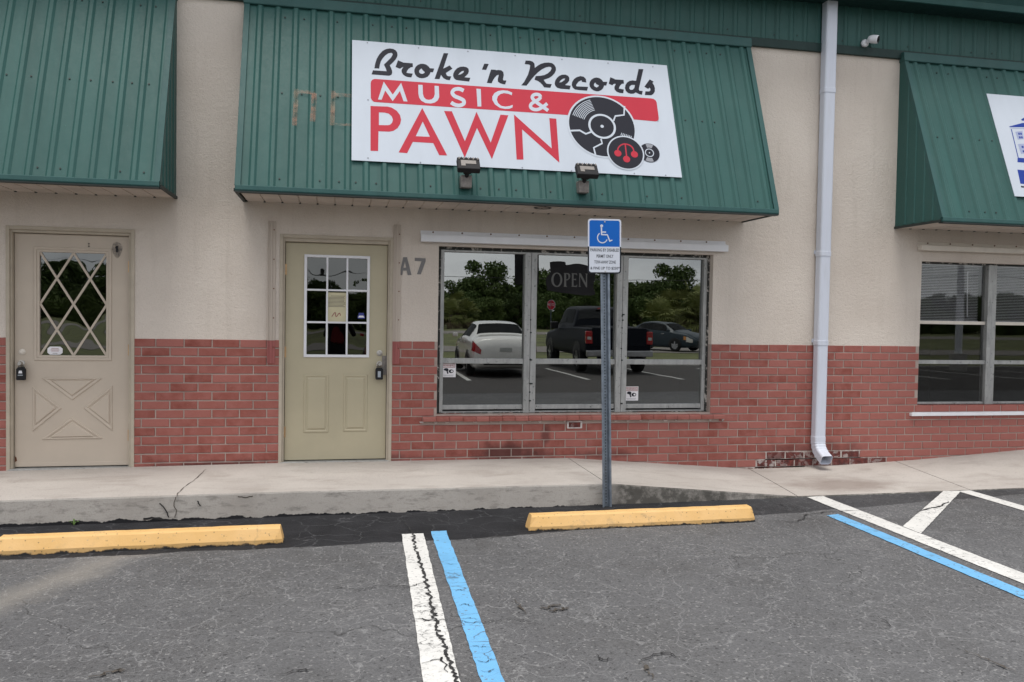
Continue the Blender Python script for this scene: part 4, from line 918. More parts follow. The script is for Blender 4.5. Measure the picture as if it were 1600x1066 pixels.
# ------------------------------------------------------------------ awnings
AZ0, AZ1, AY0, AY1 = 2.392, 4.165, -.712, -.055
SLP = np.array([0, AY1-AY0, AZ1-AZ0-.03]); SLP /= np.linalg.norm(SLP); AN = np.array([0, -SLP[2], SLP[1]])   # outward normal
AP0 = np.array([0, AY0, AZ0+.03])
def aw_pt(px, py, h): return onp(px, py, AP0+AN*h, AN)
def awning(x0, x1, label, phase, left=True, right=True, hole=None):
    t_ = thing('awning', label, 'awning', ((x0+x1)/2, 0, AZ0))
    ribs = ribbed('metal_panel', x0+.012, x1-.012, (AY0, AZ0+.03), (AY1, AZ1), AN, 'green_metal', t_, .017, phase)
    # bottom edge trim with returned lip
    MB().prism([(x0, AY0-.012, AZ0+.040), (x0, AY0-.022, AZ0+.036), (x0, AY0-.026, AZ0), (x0, AY0-.02, AZ0-.010), (x0, AY0+.05, AZ0-.010), (x0, AY0+.05, AZ0+.01), (x0, AY0, AZ0+.012)], (x1-x0, 0, 0)).build('bottom_trim', 'green_trim', t_, bevel=.003)
    box('drip_edge', x0+.004, x1-.004, AY0-.022, AY0+.046, AZ0-.022, AZ0-.010, 'dark_edge', t_)
    # top cap
    MB().prism([(x0-.01, AY1-.030, AZ1-.02), (x0-.01, AY1-.036, AZ1-.012), (x0-.01, AY1-.024, AZ1+.075), (x0-.01, .0, AZ1+.09), (x0-.01, .0, AZ1-.02)], (x1-x0+.02, 0, 0)).build('top_cap', 'green_trim', t_, bevel=.003)
    for x, s_ in ((x0, 1), (x1, -1)):
        P = [(x, 0, AZ0), (x, AY0, AZ0), (x, AY0, AZ0+.03), (x, AY1, AZ1), (x, 0, AZ1)]
        MB().prism(P, (s_*.010, 0, 0)).build('side_panel', 'green_metal', t_)
        r_ = MB()
        for k in range(1, 5):   # vertical ribs on the side cheek
            yy = AY0+.14*k; 
            if yy > -.08: break
            zt2 = AZ0+.03+(yy-AY0)/(AY1-AY0)*(AZ1-AZ0-.03)-.03; r_.prism([(x-s_*.008, yy-.011, AZ0+.02), (x, yy-.022, AZ0+.02), (x, yy+.022, AZ0+.02), (x-s_*.008, yy+.011, AZ0+.02)], (0, 0, zt2-AZ0-.02))
        r_.build('side_ribs', 'green_metal', t_)
        # corner trim along the sloping edge
        a = np.array([x, AY0, AZ0+.03]); b = np.array([x, AY1, AZ1]); 
        MB().prism([a+AN*.019+(-s_*.004, 0, 0), a+AN*.019+(s_*.045, 0, 0), a+AN*.004+(s_*.045, 0, 0), a-AN*.03+(-s_*.004, 0, 0)], b-a).build('edge_trim', 'green_trim', t_, bevel=.002)
        MB().box(x-.012, x+.012, AY0, .0, AZ0-.012, AZ0+.012).build('side_drip', 'dark_edge', t_)
    # soffit boards
    n = int((x1-x0-.04)/PIT)
    for i in range(n):
        a = x0+.02+(x1-x0-.04)*i/n; b = a+(x1-x0-.04)/n
        m = MB(); m.add([(a, AY0+.045, AZ0+.006), (a+.012, AY0+.045, AZ0-.004), (b-.002, AY0+.045, AZ0-.004), (b, AY0+.045, AZ0+.006), (a, .0, AZ0+.006), (a+.012, .0, AZ0-.004), (b-.002, .0, AZ0-.004), (b, .0, AZ0+.006)], [(0, 1, 5, 4), (1, 2, 6, 5), (2, 3, 7, 6), (0, 3, 7, 4)])
        m.build('soffit_board', 'soffit', t_)
    m = MB()
    for i in range(n): a = x0+.02+(x1-x0-.04)*i/n; m.box(a-.008, a+.010, -.022, -.004, AZ0-.010, AZ0+.004)
    m.build('soffit_clips', 'dark_edge', t_)['kind'] = 'stuff'
    m = MB()
    for i, xr_ in enumerate(ribs):
        for k, u in enumerate((.045, .50, .93)):
            if random.random() < .38: continue
            q = AP0+SLP*u*1.86+np.array([xr_+.055+random.uniform(-.01, .03), 0, 0]); m.cyl(q, q+AN*.007, .0075, 6)
    m.build('screws', 'dark_edge', t_)['kind'] = 'stuff'
    return t_
aw2 = awning(-.372, 4.556, 'green ribbed metal awning carrying the red, white and black sign', -.372+.135)
aw1 = awning(-5.2, -.960, 'green ribbed metal awning above the diamond-window door', -.96-.045)
aw3 = awning(6.33, 10.8, 'green ribbed metal awning above the dark window, with blue-and-white sign', 6.33+.13)
# recessed can in the soffit
p = onz(848, 325, AZ0-.006); m = MB()
vs = [(p[0]+r_*math.cos(k/20*6.283), p[1]+r_*math.sin(k/20*6.283), AZ0-.007+dz_) for r_, dz_ in ((.085, 0), (.075, -.004), (.065, 0), (.06, .06)) for k in range(20)]
fs = [(j*20+k, j*20+(k+1) % 20, (j+1)*20+(k+1) % 20, (j+1)*20+k) for j in range(3) for k in range(20)]+[tuple(range(60, 80))]
mesh_obj('recessed_light', vs, fs, 'black_plastic', aw2)
# faded glue outlines of old letters
def glue(px_pts, w_):
    P = [aw_pt(*q, .0185) for q in px_pts]; o2 = [(float(p[0]), float(np.dot(p-AP0, SLP))) for p in P]; d = glue.k*.0003; glue.k += 1
    outl = stroke(smooth_path(o2, 3), w_); flat('glue_residue', [outl], 'glue', aw2, lambda x, s_: tuple(AP0+SLP*s_+AN*(.0186+d)+np.array([x, 0, 0])))
glue.k = 0
for pts, w_ in (([(463, 139), (462, 165), (460, 196)], .04), ([(466, 143), (480, 144), (492, 146)], .035), ([(491, 146), (490, 170), (488, 190)], .045), ([(521, 142), (520, 168), (519, 196)], .04), ([(523, 148), (536, 149), (549, 150)], .035), ([(523, 194), (536, 195), (549, 195)], .022)): glue(pts, w_)

# ------------------------------------------------------------------ main sign
SH = .019
corners = [aw_pt(550, 63, SH), aw_pt(1043, 103, SH), aw_pt(1064, 278, SH), aw_pt(549.5, 250.5, SH)]
us = [float(p[0]) for p in corners]; ss = [float(np.dot(p-AP0, SLP)) for p in corners]
u0, u1 = (us[0]+us[3])/2, (us[1]+us[2])/2; s1, s0 = (ss[0]+ss[1])/2, (ss[2]+ss[3])/2
sign = thing('shop_sign', "white shop sign lettered Broke 'n Records Music & Pawn with vinyl records", 'sign', AP0+SLP*s0+AN*SH+np.array([(u0+u1)/2, 0, 0]))
def sp3(u, s_, h): return AP0+SLP*s_+AN*h+np.array([u, 0, 0])
MB().prism([sp3(u0, s0, SH), sp3(u1, s0, SH), sp3(u1, s1, SH), sp3(u0, s1, SH)], AN*.005).build('board', 'sign_white', sign)
SF_ = SH+.0055
_layer = [0]
def uv_px(px, py): p = aw_pt(px, py, SF_); return float(p[0]), float(np.dot(p-AP0, SLP))
def prt(name, loops, mat, layer, px=True):
    h = SF_+layer*.0006
    L2 = [[uv_px(*q) for q in lp] for lp in loops] if px else loops
    return flat(name, L2, mat, sign, lambda u, s_: sp3(u, s_, h))
def crop(ox, oy, sc): return lambda P: [(ox+x/sc, oy+y/sc) for x, y in P]
cA, cB, cC, cD = crop(570, 70, 13.325), crop(670, 70, 13.325), crop(810, 80, 13.325), crop(910, 80, 13.325)
prt('letter', [cA([(200,492),(215,400),(245,300),(300,205),(370,130),(440,92),(520,78),(590,88),(645,120),(675,165),(682,215),(668,265),(640,310),(600,355),(560,395),(520,430),(545,480),(568,540),(570,590),(555,625),(515,645),(480,645),(140,618),(170,533),(455,553),(440,500),(398,415),(440,375),(490,325),(540,275),(570,230),(580,195),(565,172),(535,170),(490,180),(430,220),(375,280),(335,345),(315,410),(298,497)])], 'sign_black', 1)
prt('letter', [cA([(690,325),(770,358),(800,372),(998,388),(1000,465),(960,470),(915,500),(880,545),(868,585),(900,592),(1000,602),(968,682),(900,675),(840,655),(795,620),(768,575),(765,530),(785,490),(805,462),(770,475),(735,503),(640,465)])], 'sign_black', 1)
prt('letter', [cA([(1030,560),(1035,510),(1060,460),(1105,420),(1165,398),(1220,398),(1280,415),(1325,450),(1355,490),(1445,497),(1420,575),(1370,572),(1350,620),(1310,665),(1255,690),(1190,700),(1130,690),(1080,660),(1045,615)]), cA([(1180,495),(1205,530),(1250,570),(1240,590),(1205,608),(1165,605),(1135,580),(1130,545),(1150,515)])], 'sign_black', 1)
prt('letter', [cB([(310,175),(405,180),(300,500),(435,432),(492,500),(355,590),(375,640),(400,655),(468,660),(435,742),(370,730),(310,700),(275,660),(255,625),(222,718),(120,712)])], 'sign_black', 1)
prt('letter', [cB([(505,650),(510,600),(540,540),(590,490),(650,462),(720,455),(785,468),(825,500),(835,550),(820,600),(785,640),(740,678),(865,690),(840,768),(640,745),(570,735),(525,700)]), cB([(610,630),(640,590),(690,550),(735,543),(720,580),(670,615)])], 'sign_black', 1)
prt('apostrophe', [cB([(1155,395),(1248,402),(1195,525),(1105,520)])], 'sign_black', 1)
prt('letter', [cB([(1295,518),(1388,522),(1400,532),(1450,525),(1510,535),(1550,570),(1562,630),(1550,690),(1545,735),(1565,745),(1615,745),(1590,828),(1535,820),(1480,800),(1440,770),(1435,720),(1450,660),(1455,625),(1415,640),(1370,690),(1340,735),(1308,805),(1208,795)])], 'sign_black', 1)
prt('letter', [cC([(150,197),(240,200),(300,220),(335,265),(342,350),(400,305),(470,265),(550,243),(630,238),(700,250),(750,290),(780,345),(782,400),(755,460),(700,520),(640,560),(525,600),(560,650),(590,680),(695,688),(665,765),(535,755),(510,715),(460,660),(400,620),(335,595),(360,520),(450,515),(540,500),(610,465),(665,415),(690,365),(680,335),(640,325),(570,340),(490,380),(410,440),(330,520),(270,590),(170,720),(60,712),(120,640),(200,490),(235,370),(245,300),(225,280),(130,272)])], 'sign_black', 1)
prt('letter', [cC([(755,680),(765,620),(800,560),(850,515),(910,492),(980,490),(1035,515),(1060,560),(1058,620),(1020,665),(970,705),(1090,722),(1068,798),(880,785),(810,765),(770,725)]), cC([(850,655),(880,610),(930,575),(975,570),(950,610),(900,645)])], 'sign_black', 1)
prt('letter', [cC([(1110,700),(1120,640),(1160,580),(1220,540),(1290,520),(1360,535),(1405,580),(1415,655),(1320,640),(1322,615),(1300,610),(1250,640),(1210,690),(1200,725),(1220,735),(1450,745),(1430,825),(1260,812),(1180,800),(1130,760)])], 'sign_black', 1)
prt('letter', [cD([(145,690),(155,640),(185,595),(235,562),(290,550),(350,562),(400,595),(435,640),(520,640),(495,720),(455,715),(430,775),(390,815),(335,838),(290,838),(235,820),(185,785),(155,740)]), cD([(270,655),(290,690),(345,715),(325,745),(290,758),(250,735),(238,700),(250,670)])], 'sign_black', 1)
prt('letter', [cD([(580,545),(660,575),(680,590),(858,602),(865,678),(820,682),(780,725),(758,780),(865,800),(850,878),(770,870),(710,845),(670,800),(665,745),(695,685),(660,680),(620,712),(548,680)])], 'sign_black', 1)
prt('letter', [cD([(1170,372),(1270,378),(1180,760),(1175,800),(1190,825),(1255,832),(1240,910),(1180,895),(1110,860),(1070,885),(1010,890),(950,872),(905,830),(885,770),(895,710),(930,655),(980,620),(1050,610),(1115,620)]), cD([(1095,705),(1080,770),(1045,805),(1005,808),(975,780),(985,735),(1025,705)])], 'sign_black', 1)
prt('letter', [cD([(1400,590),(1482,635),(1460,665),(1490,710),(1510,770),(1508,840),(1475,895),(1430,920),(1300,915),(1312,838),(1390,840),(1415,820),(1415,785),(1395,760),(1370,790),(1290,742)])], 'sign_black', 1)
c5, c6, c7, c8, c9 = crop(570, 120, 10.66), crop(720, 120, 10.66), crop(570, 160, 10.66), crop(720, 160, 8.883), crop(880, 140, 7.6125)
prt('red_bar', [c5([(97,110),(105,75),(130,48),(165,38),(200,40)])+c9([(1040,106),(1075,112),(1100,130),(1112,155),(1136,335),(1135,360),(1120,376),(1095,380),(862,358)])+c6([(1950,650)])+c5([(190,424),(150,418),(118,392),(100,355)])], 'sign_red', 1)
prt('letter', [c5([(315,85),(465,300),(605,105),(712,415),(645,410),(585,240),(465,408),(340,232),(280,385),(220,380)])], 'sign_white', 2)
prt('letter', [c5([(890,135),(962,138),(968,290),(985,345),(1020,378),(1065,388),(1115,378),(1150,345),(1165,295),(1162,152),(1232,158),(1240,340),(1215,395),(1170,430),(1100,448),(1010,440),(940,400),(905,350),(892,280)])], 'sign_white', 2)
prt('letter', [crop(550, 60, 5.33)(stroke(smooth_path([(930,437),(893,422),(852,428),(835,455),(855,482),(892,498),(928,518),(930,545),(895,560),(855,553),(825,535)], 5), 31))], 'sign_white', 2)
prt('letter', [c6([(260,200),(332,207),(342,498),(278,497)])], 'sign_white', 2)
prt('letter', [c6([(855,265),(850,310),(790,285),(720,275),(660,290),(615,330),(600,385),(620,440),(670,485),(740,500),(810,490),(865,470),(860,515),(810,535),(735,538),(650,520),(570,465),(525,390),(525,330),(560,275),(620,240),(700,228),(780,235)])], 'sign_white', 2)
prt('ampersand', [c6(stroke(smooth_path([(1455,565),(1345,490),(1250,418),(1200,372),(1190,335),(1215,305),(1260,295),(1308,308),(1330,342)], 5), 56))], 'sign_white', 2)
prt('ampersand', [c6(stroke(smooth_path([(1330,338),(1300,378),(1232,416),(1180,450),(1160,490),(1180,528),(1230,548),(1290,545),(1350,515),(1400,480),(1440,448)], 5), 56))], 'sign_white', 2.3)
prt('letter', [c7([(95,62),(380,72),(450,90),(530,140),(585,210),(605,290),(590,360),(545,430),(480,475),(400,490),(228,482),(222,812),(95,808)]), c7([(235,168),(330,172),(400,190),(450,235),(468,290),(455,340),(420,375),(380,382),(235,380)])], 'sign_red', 1)
prt('letter', [c7([(957,95),(1372,885),(1240,882),(1140,680),(800,660),(705,848),(563,835)]), c7([(965,320),(1085,575),(848,565)])], 'sign_red', 1)
prt('letter', [[(693.8,173.6),(706,174.1),(726.4,220.8),(744.5,174.9),(766.7,223),(781.9,179.4),(794.3,180.3),(768.6,248.9),(745.3,200),(726.2,246.5)]], 'sign_red', 1)
prt('letter', [c8([(738,170),(1262,640),(1228,220),(1325,228),(1368,838),(850,375),(870,795),(775,795)])], 'sign_red', 1)
# records
def rec_c(px, py): return uv_px(px, py)
RC = rec_c(940.7, 197.8); RR = (uv_px(992, 205)[0]-uv_px(889, 191)[0])/2
def disc(name, c, r, mat, layer, n=56): prt(name, [circle(c[0], c[1], r, n)], mat, layer, False)
def annulus(name, c, r0, r1, mat, layer, a0=0, a1=360, n=48):
    if a1-a0 >= 360: prt(name, [circle(c[0], c[1], r1, n), circle(c[0], c[1], r0, n)], mat, layer, False)
    else:
        A = [(c[0]+r*math.cos(R(a)), c[1]+r*math.sin(R(a))) for r, rng in ((r1, np.linspace(a0, a1, n)), (r0, np.linspace(a1, a0, n))) for a in rng]; prt(name, [A], mat, layer, False)
disc('record_rim', RC, RR*1.055, 'sign_white', 3); disc('record', RC, RR, 'sign_black', 4)
annulus('label_ring', RC, RR*.355, RR*.42, 'sign_white', 6); disc('spindle_hole', RC, RR*.05, 'sign_white', 5)
for pts in ([(85,492),(195,488),(268,530),(335,505)], [(448,590),(462,643),(362,694),(388,800)], [(728,200),(722,305),(618,318),(598,375)]):
    prt('crack_mark', [[uv_px(*q) for q in c9(stroke(pts, 20))]], 'sign_white', 5, False)
for k in range(8): r_ = RR*(.56+.05*k); annulus('groove', RC, r_, r_+RR*.02, 'sign_white', 5, 108, 160, 14)
for k in range(7): r_ = RR*(.60+.05*k); annulus('groove', RC, r_, r_+RR*.02, 'sign_white', 5, -26, -17, 6)
PC = rec_c(880+742/7.6125, 140+755/7.6125); PR = RR*.525
disc('pawn_rim', PC, PR*1.08, 'sign_white', 7); disc('pawn_disc', PC, PR, 'sign_black', 8)
for q in ((648, 762), (752, 832), (845, 775)): cc = rec_c(880+q[0]/7.6125, 140+q[1]/7.6125); disc('pawn_ball', cc, RR*.108, 'sign_red', 10, 24)
prt('pawn_arm', [c9(stroke(smooth_path([(645,730),(655,695),(690,662),(737,652),(790,668),(825,700),(840,745)], 5), 15))], 'sign_red', 9); prt('pawn_arm', [c9(stroke([(735,655),(752,800)], 15))], 'sign_red', 9.4)
TC = rec_c(880+1025/7.6125, 140+755/7.6125); TR_ = RR*.315
disc('small_record', TC, TR_, 'sign_black', 5, 40); annulus('small_ring', TC, TR_*.36, TR_*.44, 'sign_white', 6, n=30); disc('small_hole', TC, TR_*.07, 'sign_white', 6, 12)
annulus('shine', TC, TR_*.55, TR_*.95, 'sign_grey', 6, 62, 108, 12); annulus('shine', TC, TR_*.55, TR_*.95, 'sign_grey', 6, 240, 290, 12)
m = MB()
for px, py in ((574, 67), (654, 75), (731, 80.5), (805, 87), (878, 93), (950, 99), (1020, 104.5), (575, 156), (575, 247), (657, 254), (816, 262), (893, 267), (991, 271), (1040, 274), (1028, 189)):
    u, s_ = uv_px(px, py); q = sp3(u, s_, SF_); m.cyl(q, q+AN*.003, .006, 8)
m.build('rivets', 'sign_grey', sign)['kind'] = 'stuff'
# neighbour's sign: white with a blue house drawing
cN = [aw_pt(1543, 147, SH), aw_pt(1583, 307, SH)]; nu0 = (cN[0][0]+cN[1][0])/2; ns1 = float(np.dot(cN[0]-AP0, SLP)); ns0 = float(np.dot(cN[1]-AP0, SLP))
sg2 = thing('shop_sign', 'white sign with a blue drawing of a house, cut off by the picture edge' if 0 else 'white sign with a blue drawing of a columned house over a blue block', 'sign', AP0+SLP*ns0+AN*SH+np.array([nu0+1.2, 0, 0]))
MB().prism([sp3(nu0, ns0, SH), sp3(nu0+2.4, ns0, SH), sp3(nu0+2.4, ns1, SH), sp3(nu0, ns1, SH)], AN*.005).build('board', 'sign_white', sg2)
cH = crop(1560, 140, 6.27)
def prt2(name, P, mat, layer): flat(name, [[uv_px(*q) for q in P]], mat, sg2, lambda u, s_: sp3(u, s_, SF_+layer*.0006))
H0 = nu0
def hu(px, py): return uv_px(px, py)
prt2('roof_print', cH([(105, 362), (240, 327), (430, 360), (430, 372), (112, 368)]), 'sign_blue', 1); prt2('eave_print', cH([(105, 372), (430, 388), (430, 396), (118, 380)]), 'sign_paleblue', 1)
prt2('cupola_print', cH([(222, 293), (262, 270), (330, 285), (330, 300), (232, 306)]), 'sign_blue', 1)
prt2('wall_line', cH([(122, 388), (130, 388), (198, 668), (190, 668)]), 'sign_blue', 1); prt2('base_print', cH([(188, 668), (470, 690), (475, 735), (186, 712)]), 'sign_blue', 1)
prt2('block_print', cH([(186, 785), (520, 815), (545, 955), (215, 922)]), 'sign_blue', 1); prt2('line_print', cH([(220, 944), (520, 972), (520, 988), (224, 960)]), 'sign_black', 1)
for k in range(3):
    o_ = 92*k
    prt2('window_print', cH([(165+o_, 415+o_*.08), (235+o_, 405+o_*.08), (250+o_, 485+o_*.08), (190+o_, 492+o_*.08)]), 'sign_paleblue', 1); prt2('window_print', cH([(190+o_, 535+o_*.08), (262+o_, 530+o_*.08), (280+o_, 620+o_*.08), (222+o_, 632+o_*.08)]), 'sign_paleblue', 1)
    for dx_, dy_ in ((192, 424), (212, 424), (200, 460), (220, 460), (225, 553), (245, 556), (236, 596)): prt2('pane_print', cH([(dx_+o_, dy_+o_*.08), (dx_+15+o_, dy_+o_*.08), (dx_+19+o_, dy_+20+o_*.08), (dx_+4+o_, dy_+20+o_*.08)]), 'sign_blue', 2)

# ------------------------------------------------------------------ floodlights
def floodlight(px, py, label):
    q = aw_pt(px, py, .02); t_ = thing('floodlight', label, 'floodlight', q, 'floodlights under the main sign'); x, y, z = map(float, q)
    box('mount_box', x-.048, x+.048, y-.075, y+.03, z-.035, z+.075, 'weather_grey', t_, .008)
    MB().tube([(x, y-.055, z+.06), (x+.002, y-.085, z+.085), (x+.004, y-.10, z+.10)], [.022, .018, .018], 12).build('arm', 'black_plastic', t_)
    box('knuckle', x-.03, x+.034, y-.125, y-.07, z+.08, z+.115, 'black_plastic', t_, .006)
    hx, hy, hz = x+.006, y-.13, z+.145; tl = R(-38)    # head, tilted to wash the sign above
    def P(a, b, c): return (hx+a, hy+b*math.cos(tl)-c*math.sin(tl), hz+b*math.sin(tl)+c*math.cos(tl))
    def hb(a0, a1, b0, b1, c0, c1, nm, mat, bev=.004):
        MB().add([P(a0, b0, c0), P(a1, b0, c0), P(a1, b1, c0), P(a0, b1, c0), P(a0, b0, c1), P(a1, b0, c1), P(a1, b1, c1), P(a0, b1, c1)], [(0, 3, 2, 1), (4, 5, 6, 7), (0, 1, 5, 4), (1, 2, 6, 5), (2, 3, 7, 6), (3, 0, 4, 7)]).build(nm, mat, t_, bevel=bev)
    hb(-.098, .098, -.028, .028, -.065, .075, 'head', 'black_plastic', .008)
    hb(-.068, .064, -.032, -.027, -.008, .035, 'label_plate', 'lens_grey', .001); hb(-.068, -.03, -.0325, -.0272, -.035, -.008, 'label_plate', 'lens_grey', .001)
    for k in range(9): hb(-.085+k*.0205, -.077+k*.0205, -.036, -.026, .045, .070, 'cooling_fin', 'weather_grey' if k % 2 == 0 else 'black_plastic', 0)
    hb(-.08, .08, .026, .032, -.05, .06, 'lens', 'lens_grey', .002)
floodlight(727, 289, 'black floodlight below the letter W of the main sign'); floodlight(909, 297, 'black floodlight below the vinyl record of the main sign')

# ------------------------------------------------------------------ security camera
p = ony(1351, 68, -.04); sc_ = thing('security_camera', 'small white security camera with black face fixed to the dark flashing', 'camera', p)
x, z = float(p[0]), float(p[2]); MB().tube([(x, -.035, z), (x-.002, -.06, z), (x-.002, -.072, z+.002)], [.042, .038, .02], 18).build('base', 'white_plastic', sc_, True)
MB().tube([(x, -.065, z), (x+.012, -.10, z+.004), (x+.03, -.12, z+.016)], .014, 10).build('arm', 'white_plastic', sc_, True)
d = np.array([.62, -.75, -.22]); d /= np.linalg.norm(d); b = np.array([x+.035, -.12, z+.022])
MB().tube([b-d*.045, b-d*.03, b, b+d*.05, b+d*.060], [.02, .036, .042, .043, .039], 18).build('body', 'white_plastic', sc_, True)
MB().tube([b+d*.0595, b+d*.064], [.036, .034], 18).build('face', 'black_plastic', sc_)
MB().tube([b+d*.064, b+d*.066], [.012, .010], 12).build('lens', 'car_glass', sc_)

# ------------------------------------------------------------------ downspout
yd0, yd1 = -.125, -.012
xa = float(ony(1285, 300, yd0)[0]); xw = .128
ds = thing('downspout', 'tall white metal downspout between the two shopfronts', 'downspout', (xa+xw/2, -.07, -.17))
def dsec(cx, cy, cz, ax, ay, hw, hd):
    r_ = .022; P = []
    for sx_, sy_, a0 in ((1, 1, 0), (-1, 1, 90), (-1, -1, 180), (1, -1, 270)):
        for k in range(4): an = R(a0+90*k/3); P.append(np.array([cx, cy, cz])+np.array(ax)*(sx_*(hw-r_)+r_*math.cos(an))+np.array(ay)*(sy_*(hd-r_)+r_*math.sin(an)))
    return P
def loft(secs, name, mat, parent, smooth=True, open_=False):
    m_ = len(secs[0]); vs = [p for s_ in secs for p in s_]; fs = [(i*m_+k, i*m_+(k+1) % m_, (i+1)*m_+(k+1) % m_, (i+1)*m_+k) for i in range(len(secs)-1) for k in range(m_)]
    return mesh_obj(name, vs, fs, mat, parent)
cx, cyy = xa+xw/2, (yd0+yd1)/2; hw, hd = xw/2, (yd1-yd0)/2
zseg = [5.05, 3.75, 2.06, 1.13, .12]
for i in range(4):
    a_, b_ = zseg[i], zseg[i+1]; sc2 = 1-.02*i
    loft([dsec(cx, cyy, z, (1, 0, 0), (0, 1, 0), hw*sc2, hd*sc2) for z in (a_, b_+.03, b_)], 'pipe_section', 'downspout_white', ds)
    loft([dsec(cx, cyy, z, (1, 0, 0), (0, 1, 0), hw*sc2+e, hd*sc2+e) for z, e in ((b_+.045, .000), (b_+.042, .003), (b_-.003, .003), (b_-.006, .0))], 'joint_collar', 'downspout_white', ds)
secs = []
for k in range(9):    # elbow with crimps, kicking out at the foot
    an = R(62*k/8); rr = .16; c0 = np.array([cx, cyy-rr+rr*math.cos(an), .12-rr*math.sin(an)]); ay = (0, math.cos(an), -math.sin(an)); e = .003 if k % 2 else 0
    secs.append(dsec(*c0, (1, 0, 0), ay, hw*.94+e, hd*.94+e))
an = R(62); tip = np.array([cx, cyy-rr+rr*math.cos(an), .12-rr*math.sin(an)])+np.array([0, -math.sin(an), -math.cos(an)])*.09
secs.append(dsec(*tip, (1, 0, 0), (0, math.cos(an), -math.sin(an)), hw*.96, hd*.96))
o = loft(secs, 'elbow', 'downspout_white', ds); sm = o.modifiers.new('solid', 'SOLIDIFY'); sm.thickness = .002
MB().prism(secs[6], (0, .001, .001)).build('mouth_shade_disc', 'dark_edge', ds)  # dark disc added inside the elbow, standing in for shade in the mouth
for z in (2.10, 1.17):
    MB().box(cx-hw-.004, cx+hw+.004, yd1-.004, -.001, z-.02, z+.02).box(cx+hw*.35, cx+hw*.55, yd0-.004, yd0-.001, z-.012, z+.006).build('strap', 'downspout_white', ds)

# ------------------------------------------------------------------ parking sign
pb = onz(948, 792, ga(2.7, -1.35)); ysg = float(pb[1]); pt = ony(944, 352, ysg); pbz = float(pb[2])
psn = thing('parking_sign', 'blue and white disabled parking sign on a perforated steel post', 'sign', pb)
ax = np.array([pt[0]-pb[0], 0, pt[2]-pb[2]]); AXL = np.linalg.norm(ax); axn = ax/AXL; xn = np.array([axn[2], 0, -axn[0]])
mat_plain('galvanised', (.20, .235, .28), .45, .55, var=.25, nscale=22)
# U-channel, open to the front, flanges either side, with punched holes along the web
def up(a, b, h): return pb+xn*a+np.array([0, b, 0])+axn*h
prof = [(-.040, -.014), (-.024, -.014), (-.015, .016), (.015, .016), (.024, -.014), (.040, -.014), (.040, -.010), (.027, -.010), (.018, .020), (-.018, .020), (-.027, -.010), (-.040, -.010)]
vs = [up(a, b, h) for h in (-.05, AXL) for a, b in prof]; npf = len(prof)
fs = [(k, (k+1) % npf, (k+1) % npf+npf, k+npf) for k in range(npf)]+[(0, 1, 10, 11), (1, 2, 9, 10), (2, 3, 8, 9), (3, 4, 7, 8), (4, 5, 6, 7)]+[(12, 13, 22, 23), (13, 14, 21, 22), (14, 15, 20, 21), (15, 16, 19, 20), (16, 17, 18, 19)]
mesh_obj('post', vs, fs, 'galvanised', psn)
m = MB(); nh = int((AXL-.03)/.0254)
for k in range(nh): h = .03+k*.0254; m.cyl(up(0, .0155, h), up(0, .0150, h), .0055, 8)
m.build('punched_holes', 'dark_edge', psn)['kind'] = 'stuff'
yp = ysg-.022
SP = [ony(918, 342, yp), ony(971, 342.5, yp), ony(970, 428, yp), ony(919, 427, yp)]
cpl = sum(SP)/4; PW = (np.linalg.norm(SP[1]-SP[0])+np.linalg.norm(SP[2]-SP[3]))/4; PH = (np.linalg.norm(SP[3]-SP[0])+np.linalg.norm(SP[2]-SP[1]))/4
rx = (SP[1]-SP[0]+SP[2]-SP[3]); rx /= np.linalg.norm(rx); ux = np.array([-rx[2], 0, rx[0]])
def pp3(u, v_, d=0): return tuple(cpl+rx*u*PW+ux*v_*PH+np.array([0, -d, 0]))
def rrect(x0, x1, y0, y1, r, asp, n=6):
    P = []
    for cx_, cy_, a0 in ((x1-r, y1-r*asp, 0), (x0+r, y1-r*asp, 90), (x0+r, y0+r*asp, 180), (x1-r, y0+r*asp, 270)):
        for k in range(n+1): an = R(a0+90*k/n); P.append((cx_+r*math.cos(an), cy_+r*asp*math.sin(an)))
    return P
asp = PW/PH
MB().prism([pp3(u, v_) for u, v_ in rrect(-1, 1, -1, 1, .17, asp)], (0, .003, 0)).build('plate', 'sign_back', psn)
full = rrect(-1, 1, -1, 1, .17, asp)
def half(P, v0, above):
    Q = []
    for i in range(len(P)):
        a, b = P[i], P[(i+1) % len(P)]; ia, ib = (a[1] >= v0) == above, (b[1] >= v0) == above
        if ia: Q.append(a)
        if ia != ib: t_ = (v0-a[1])/(b[1]-a[1]); Q.append((a[0]+(b[0]-a[0])*t_, v0))
    return Q
F = lambda d: (lambda u, v_: pp3(u, v_, d))
vm = .0; vm = 1-2*(530-70)/(975-70)
flat('white_face', [half(full, vm, True)], 'isa_white', psn, F(.0008)); flat('black_border', [half(full, vm, False)], 'isa_black', psn, F(.0008))
inn = rrect(-.91, .91, -.95, .945, .13, asp)
flat('blue_face', [half(inn, vm, True)], 'isa_blue', psn, F(.0014)); flat('white_panel', [half(rrect(-.92, .92, -.955, .945, .13, asp), vm, False)], 'isa_white', psn, F(.0014))
def iz(x, y): return ((x-362)/272, 1-2*(y-70)/(975-70))
def izl(P): return [iz(*q) for q in P]
flat('pictogram', [[iz(313+24*math.cos(k/20*6.283), 186+24*math.sin(k/20*6.283)) for k in range(20)]], 'isa_white', psn, F(.0022))
flat('pictogram', [izl([(298, 205), (320, 205), (322, 278), (385, 278), (385, 298), (322, 298), (322, 320), (412, 322), (450, 420), (486, 412), (490, 430), (440, 448), (400, 342), (302, 340)])], 'isa_white', psn, F(.0022))
flat('pictogram', [izl(stroke([(325+80*math.cos(R(a)), 382+85*math.sin(R(a))) for a in range(20, 245, 9)], 17))], 'isa_white', psn, F(.0026))
